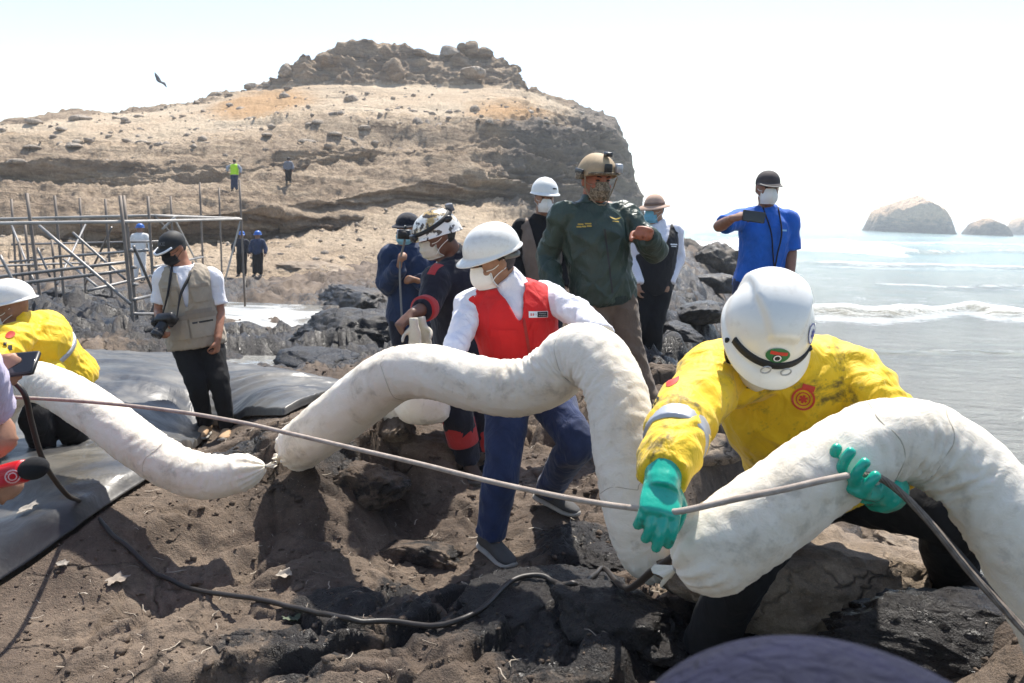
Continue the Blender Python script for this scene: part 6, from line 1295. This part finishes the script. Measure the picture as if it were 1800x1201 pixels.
# ------------------------------------------------------------------ rocks
M_rgrey = rock_mat('grey_rock', [(.05,.042,.036), (.10,.085,.070), (.15,.125,.10), (.22,.185,.15)], scale=1.3, bumpd=.02).m
M_rtan = rock_mat('tan_rock', [(.15,.112,.080), (.23,.175,.125), (.30,.235,.17), (.36,.285,.21)], scale=1.3, bumpd=.02).m
M_pale = rock_mat('pale_boulder', [(.20,.165,.13), (.29,.24,.19), (.36,.30,.235), (.44,.37,.29)], oil=False, scale=.6, bumpd=.08).m
ROCKS = [ # px, py (base centre), z drop, size m, oil, mat, label
    (775, 790, (.34, .26, .20), .25, 'g', 'flat grey rock under the rescuer\'s legs'),
    (690, 765, (.20, .16, .12), .2, 'g', 'small grey rock below the white sack'),
    (745, 975, (.26, .2, .10), .45, 'g', 'dark boulder left of the red vest man\'s front shoe'),
    (945, 1105, (.40, .26, .13), 1.1, 'g', 'large oil black boulder in the centre foreground'),
    (1090, 1150, (.26, .2, .10), 1.0, 'g', 'oil blackened rock beside the front worker\'s boot'),
    (1400, 1085, (.50, .36, .19), .1, 't', 'broad tan boulder between the front worker\'s legs'),
    (1560, 1000, (.26, .18, .14), .25, 't', 'cracked tan rock under the front worker\'s thigh'),
    (1690, 1140, (.42, .22, .12), 1.1, 'g', 'oil black slab at the lower right corner'),
    (1190, 1060, (.22, .18, .08), .15, 't', 'flat tan rock below the end of the arched boom'),
    (1065, 1005, (.22, .16, .07), 1.0, 'g', 'black oily patch of rock below the arched boom'),
    (640, 850, (.30, .2, .14), .35, 'g', 'rock ledge under the stretched rope'),
    (1010, 820, (.28, .2, .14), .3, 'g', 'grey rock behind the red vest man\'s rear knee'),
    (1240, 790, (.26, .2, .12), .3, 't', 'tan rock seen between the front worker\'s arm and jacket'),
    (1205, 548, (.28, .24, .22), 1.2, 'g', 'rounded black rock on the shore right of the sun hat man'),
    (1245, 470, (1.4, 1.2, .9), .45, 'g', 'large layered rock on the shore left of the blue shirt man'),
    (1270, 425, (1.8, 1.5, 1.2), .2, 'g', 'far rock outcrop left of the blue shirt man\'s elbow'),
    (1200, 430, (1.6, 1.4, 1.1), .2, 'g', 'rock outcrop just right of the sun hat man\'s shoulder'),
    (1235, 660, (.40, .25, .14), .9, 'g', 'wet dark slab left of the front worker\'s helmet'),
    (1225, 585, (.7, .4, .22), .9, 'g', 'layered wet rock between the sun hat man and the sea'),
    (1250, 520, (.9, .6, .35), .6, 'g', 'brown wet rock below the blue shirt man\'s elbow'),
    (1205, 640, (.35, .25, .12), .9, 'g', 'wet black slab beside the sun hat man\'s boots'),
    (1180, 600, (.5, .3, .14), .7, 'g', 'wet grey slab behind the sun hat man'),
    (130, 540, (1.0, .7, .42), 1.0, 'g', 'oil black rock bank right of the left worker\'s helmet'),
    (215, 595, (.7, .5, .24), 1.0, 'g', 'oily rocks between the left worker and the photographer'),
    (620, 620, (1.0, .7, .40), 1.2, 'g', 'large oil black rock mound left of the cameraman'),
    (690, 590, (.7, .6, .36), 1.1, 'g', 'oil black rock beside the cameraman\'s legs'),
    (560, 650, (.6, .4, .20), 1.1, 'g', 'low black rock at the edge of the puddle'),
    (430, 600, (.4, .3, .22), .9, 'g', 'small dark rock behind the photographer\'s hand'),
    (640, 530, (2.2, 1.4, .55), .55, 'g', 'brown rock shelf beyond the foaming channel'),
    (560, 480, (2.0, 1.2, .5), .2, 't', 'pale rock mound beyond the channel, below the headland'),
    (610, 455, (.8, .6, .6), .3, 'g', 'dark boulder on the pale ground left of the cameraman\'s cap'),
]
for k, (px, py, sz, oil, mt, lab) in enumerate(ROCKS):
    q = hit_ground(px, py, ground_base); big = max(sz); rock_obj('rock', (q[0], q[1], gz(q[0], q[1]) - sz[2] * (.32 if q[1] < 6 else .1)), sz, 40 + k, M_rgrey if mt == 'g' and q[1] > 6 else (M_ground.m if mt == 'g' else M_rtan), lab, sub=5 if q[1] < 5 or big > .9 else 4, rough=.34, yaw=k * 1.3, oil=max(oil, .01), cut=.5)
_rb = []
for o_ in [o for o in COL.objects if o.name.split('.')[0] == 'rock' and o.location.y < 6]:
    _rb.append(bvh_of(np.array([v.co[:] for v in o_.data.vertices]) + np.array(o_.location), [tuple(f.vertices) for f in o_.data.polygons]))
def surf(x, y):
    z = gz(x, y)
    for b in _rb:
        h = b.ray_cast(Vector((x, y, 2)), Vector((0, 0, -1)), 4)
        if h[0] is not None: z = max(z, h[0].z)
    return z
strand('hose', 'long black hose snaking over the brown soil in the foreground', 'hose', lay([np.array(at(1188, 978, 1.93)), np.array(at(1150, 1002, 2.1)), np.array(at(1110, 1026, 2.4))] + [gp(*k) for k in [(1060, 1046), (1010, 1050), (960, 1048), (900, 1058), (840, 1084), (780, 1108), (690, 1121), (610, 1103), (540, 1084), (460, 1064), (370, 1052), (310, 1042), (270, 1020), (225, 975), (190, 940)]] + [gp(150, 905, .04), np.array(at(118, 868, 3.35)), np.array(at(92, 838, 3.2)), np.array(at(72, 800, 3.1)), np.array(at(55, 740, 3.05)), np.array(at(42, 690, 3.0)), np.array(at(10, 660, 3.0))], .016), .0105, M_hose)
# boulders on the headland
TOPB = [(790, 92, 30, 22), (830, 88, 32, 26), (812, 80, 22, 16), (853, 98, 26, 18), (905, 122, 22, 14), (500, 128, 20, 22), (528, 118, 28, 26), (573, 108, 26, 22), (615, 96, 24, 20), (650, 86, 28, 18), (690, 84, 24, 16), (740, 92, 24, 14), (640, 130, 34, 40), (690, 128, 34, 44), (598, 130, 26, 34), (735, 125, 24, 34), (830, 130, 40, 22), (880, 135, 30, 22), (770, 118, 26, 24), (550, 138, 26, 24)]
ORD = ['leftmost', 'second', 'third', 'fourth', 'fifth', 'sixth', 'seventh', 'eighth', 'ninth', 'tenth', 'eleventh', 'twelfth', 'thirteenth', 'fourteenth', 'fifteenth', 'sixteenth', 'seventeenth', 'eighteenth', 'nineteenth', 'twentieth']
ORD += ['twenty-' + a for a in ['first'] + ORD[1:9]] + ['thirtieth'] + ['thirty-' + a for a in ['first'] + ORD[1:9]] + ['fortieth']
def nth(k): return ORD[k] + ('' if k == 0 else ' from the left')
TOPB = [t for i, t in enumerate(TOPB) if i not in (6, 8, 10, 12, 14, 15, 17, 18)]; TOPB.sort(); 
for k, (px, py, w, h) in enumerate(TOPB):
    q = hl_at(px, py); d = q[1]; s_ = d / 1400; rock_obj('boulder', (q[0], q[1], q[2]), (w * .55 * s_, w * .5 * s_, h * .62 * s_), 100 + k, MATS['headland_rock'] if k % 3 else M_pale, 'grey boulder on the crown of the headland, %s' % nth(k), 'boulder', 4, .28, k, group='crown boulders on the headland', cut=.62)
SLB = [(715, 212, 24, 20), (735, 215, 18, 18), (772, 228, 22, 20), (750, 220, 12, 12), (700, 195, 14, 10), (142, 211, 36, 12), (60, 214, 26, 10), (110, 228, 24, 7), (245, 206, 20, 6), (205, 208, 14, 6), (400, 203, 22, 12), (425, 195, 22, 14), (440, 152, 26, 12), (470, 152, 16, 10), (385, 168, 20, 9), (345, 180, 14, 7), (455, 165, 18, 10), (405, 186, 14, 8), (620, 175, 26, 16), (835, 195, 18, 14), (500, 170, 20, 10), (600, 200, 20, 10), (560, 215, 24, 9), (520, 232, 26, 9), (640, 225, 22, 9), (470, 238, 24, 7), (420, 230, 22, 6), (250, 250, 26, 6), (130, 258, 36, 9), (60, 260, 34, 7), (320, 262, 30, 7), (200, 275, 40, 11), (30, 285, 34, 11), (860, 215, 16, 9), (960, 215, 18, 8), (1020, 200, 18, 9), (900, 205, 14, 7), (590, 240, 26, 9), (690, 245, 26, 9), (540, 250, 30, 8)]
SLB.sort()
for k, (px, py, w, h) in enumerate(SLB):
    q = hl_at(px, py); d = q[1]; s_ = d / 1400; rock_obj('boulder', (q[0], q[1], q[2]), (w * .52 * s_, w * .45 * s_, h * .62 * s_), 160 + k, M_pale, 'pale boulder on the sandy headland slope, %s' % nth(k), 'boulder', 3, .28, k * .7, group='boulders on the headland slope', cut=.6)

def scree(name, n, sel, smin, smax, seed):
    r = np.random.RandomState(seed); idx = np.nonzero(sel)[0]; idx = r.choice(idx, n); Vs = []; Fs = []; k = 0
    for i in idx:
        s_ = smin * (smax / smin) ** (r.uniform() ** 2.2); V = _lv * (1, .8, .6) * (1 + .35 * r.normal(size=(len(_lv), 1)).clip(-1, 1)); a = r.uniform(0, 6.3); c, sn = math.cos(a), math.sin(a)
        Vs.append(V @ np.array([[c, sn, 0], [-sn, c, 0], [0, 0, 1]]) * s_ + HEAD_P[i] + r.normal(size=3) * [.1, .1, 0]); Fs.append(_lf + k); k += len(V)
    o = link(name, mesh_from(name, np.concatenate(Vs), np.concatenate(Fs), M_pale, smooth=False)); o['kind'] = 'stuff'
bm = bmesh.new(); bmesh.ops.create_icosphere(bm, subdivisions=1, radius=1); _lv = np.array([v.co[:] for v in bm.verts]); _lf = np.array([[v.index for v in f.verts] for f in bm.faces]); bm.free()
scree('scree', 900, (HEAD_RID > 5.9) & (HEAD_RID < 8.1) & (HEAD_PX > -200) & (HEAD_PX < 1080), .08, .5, 3)
scree('shore_stones', 500, (HEAD_RID > .2) & (HEAD_RID < 1.8) & (HEAD_PX > -200) & (HEAD_PX < 1000), .05, .28, 4)
# ------------------------------------------------------------------ tide channel and puddle
def pool_mat(foamy):
    s = NT('tide_water_%d' % foamy); pos = s.geo('Position'); f = s.noise(.55, 6, .65, co=pos, dist=.8); k = s.ramp(f, [(.40, 0), (.68, 1)])
    s.set(s.mix(s.math('MULTIPLY', k, .8 if foamy else .15), (.20, .195, .175), (.70, .69, .64)), s.mix(k, (.1,) * 3, (.7,) * 3) if foamy else .06); s.bump(s.noise(3, 4, co=pos), .25, .1); return s.m
def pool(name, px0, px1, d0, d1, z, foamy, n=40):
    g = [(at(px0 + (px1 - px0) * i / (n - 1), 600, d0 + (d1 - d0) * j / (n - 1))) for i in range(n) for j in range(n)]; V = np.array([(p.x, p.y, z) for p in g]); V[:, 2] += .03 * fbm(V * 1.2, 3) * foamy
    o = link(name, mesh_from(name, V, gridfaces(n, n), pool_mat(foamy))); o['kind'] = 'structure'
pool('channel_water', 330, 760, 12.5, 23, -1.16, 1); q = hit_ground(488, 652)
o = link('puddle', mesh_from('puddle', [(q[0] + 1.0 * math.cos(a), q[1] + .5 * math.sin(a), gz(q[0], q[1]) + .03) for a in np.linspace(0, 6.28, 24, endpoint=False)], [tuple(range(24))], pool_mat(0))); o['kind'] = 'structure'

# ------------------------------------------------------------------ loose stones, shreds and scraps
def scatter(name, n, region, shapes, mat, smin, smax, seed, lift=.3, sub=None):
    r = np.random.RandomState(seed); Vs = []; Fs = []; k = 0; pts = []
    while len(pts) < n:
        x, y = r.uniform(*region[0]), r.uniform(*region[1])
        if abs(x) < .9 * y + .3: pts.append((x, y))
    P = np.array(pts); P = P[~in_poly(P[:, 0], P[:, 1], _sp)]; Z = ground_h(P[:, 0], P[:, 1]); keep = Z > SEA + .4
    for (x, y), z in zip(P[keep], Z[keep]):
        V, Fc = shapes[r.randint(len(shapes))]; s = smin * (smax / smin) ** (r.uniform() ** 1.8); a, b = r.uniform(0, 6.3), r.uniform(-.5, .5)
        R = np.array(Matrix.Rotation(a, 3, 'Z') @ Matrix.Rotation(b, 3, 'X')); Vs.append(V @ R.T * s + np.array([x, y, z + s * lift])); Fs.append(Fc + k); k += len(V)
    o = link(name, mesh_from(name, np.concatenate(Vs), np.concatenate(Fs), mat, smooth=False)); o['kind'] = 'stuff'; return o
_st = []
for k in range(8):
    V, Fc = ICO[2]; Vr, _ = rock_shape(2, (1, .8, .55), 300 + k, .3); _st.append((Vr, Fc))
_bm1 = ICO[2]
_lo = []
bm = bmesh.new(); bmesh.ops.create_icosphere(bm, subdivisions=1, radius=1); _lv = np.array([v.co[:] for v in bm.verts]); _lf = np.array([[v.index for v in f.verts] for f in bm.faces]); bm.free()
for k in range(8): r_ = np.random.RandomState(k); _lo.append((_lv * (1, .8, .55) * (1 + .35 * r_.normal(size=(len(_lv), 1)).clip(-1, 1)), _lf))
scatter('pebbles', 4200, ((-4.5, 2.6), (1.7, 8.0)), _lo, M_ground.m, .005, .030, 5, .1)
o = scatter('gravel', 3800, ((-3.2, 2.2), (1.7, 5.0)), _lo, M_ground.m, .004, .014, 6, .1)
_fl = []
for k in range(6):
    r_ = np.random.RandomState(70 + k); t = np.linspace(-1, 1, 4); c = np.stack([t, .25 * np.sin(t * 2 + k), .12 * r_.normal(size=4)], 1); w = np.array([0, .06, 0]); V = np.concatenate([c + w, c - w]); _fl.append((V, np.array([[i, i + 1, i + 5, i + 4] for i in range(3)])))
scatter('dry_shreds', 1800, ((-3.4, 2.2), (1.7, 5.5)), _fl, plain('dry_shred', (.34, .29, .23), .9, var=.5, scale=3), .008, .045, 9, .25)
def scrap(label, px, py, w, h, col, seed, cat='scrap', name='paper_scrap', lift=.012, yaw=0):
    w, h = w * .75, h * .75; q = hit_ground(px, py, ground_h); n = 9; r = np.random.RandomState(seed); u, v = np.meshgrid(np.linspace(-1, 1, n), np.linspace(-1, 1, n), indexing='ij'); u, v = u.ravel(), v.ravel(); a = np.arctan2(v, u); rad = np.maximum(abs(u), abs(v)); k = rad * (.75 + .25 * np.sin(a * 3 + seed) * np.cos(a * 2 + seed * 2)); x, y = k * np.cos(a) * w, k * np.sin(a) * h
    p = np.stack([x, y, 0 * x], 1); zz = .55 * min(w, h) * fbm(p / max(w, h) * 2.6 + seed, 4); cs, sn = math.cos(yaw), math.sin(yaw); X = q[0] + x * cs - y * sn; Y = q[1] + x * sn + y * cs; g = np.maximum(ground_h(X, Y), gz(q[0], q[1]))
    if in_poly(np.array([q[0]]), np.array([q[1]]), _sp)[0]: g = ground_base(X, Y) + .10
    V = np.stack([X, Y, g + lift + zz + abs(zz.min())], 1); F0 = gridfaces(n, n); V = np.concatenate([V, V - A3(0, 0, .002)]); solo(name, V, np.concatenate([F0, F0[:, ::-1] + n * n]), plain('scrap_%d' % seed, col, .8, var=.2), label, cat)
scrap('pale torn paper lying on the black sheet near the left edge', 55, 955, .075, .045, (.30, .27, .225), 1, yaw=.6)
scrap('white paper scrap on the soil right of the sheet edge', 112, 1003, .045, .03, (.27, .24, .20), 2, yaw=.2)
scrap('white paper scrap on the soil near the centre, above the hose', 500, 1036, .055, .04, (.30, .26, .21), 3)
scrap('crumpled green leaf by the hose in the foreground', 510, 1096, .06, .035, (.085, .105, .065), 4, 'leaf', 'leaf')
scrap('grey shred of rag on the soil below the sheet edge', 205, 1030, .09, .05, (.24, .20, .16), 5, 'rag', 'rag', yaw=1.0)
bpy.data.scenes.remove(_TS)
# ------------------------------------------------------------------ sea haze
def haze(density):
    V, Fc = [(x, y, z) for x in (-2300, 6200) for y in (-40, 4400) for z in (-9, 30)], [(0, 1, 3, 2), (4, 6, 7, 5), (0, 4, 5, 1), (2, 3, 7, 6), (0, 2, 6, 4), (1, 5, 7, 3)]
    m = bpy.data.materials.new('sea_haze'); m.use_nodes = True; t = m.node_tree; t.nodes.remove(t.nodes['Principled BSDF']); v = t.nodes.new('ShaderNodeVolumePrincipled'); v.inputs['Color'].default_value = (.93, .96, 1, 1); v.inputs['Density'].default_value = density; v.inputs['Anisotropy'].default_value = .2
    t.links.new(v.outputs[0], t.nodes['Material Output'].inputs['Volume']); o = link('haze', mesh_from('haze', V, Fc, m, False)); o['kind'] = 'stuff'
haze(.0007)
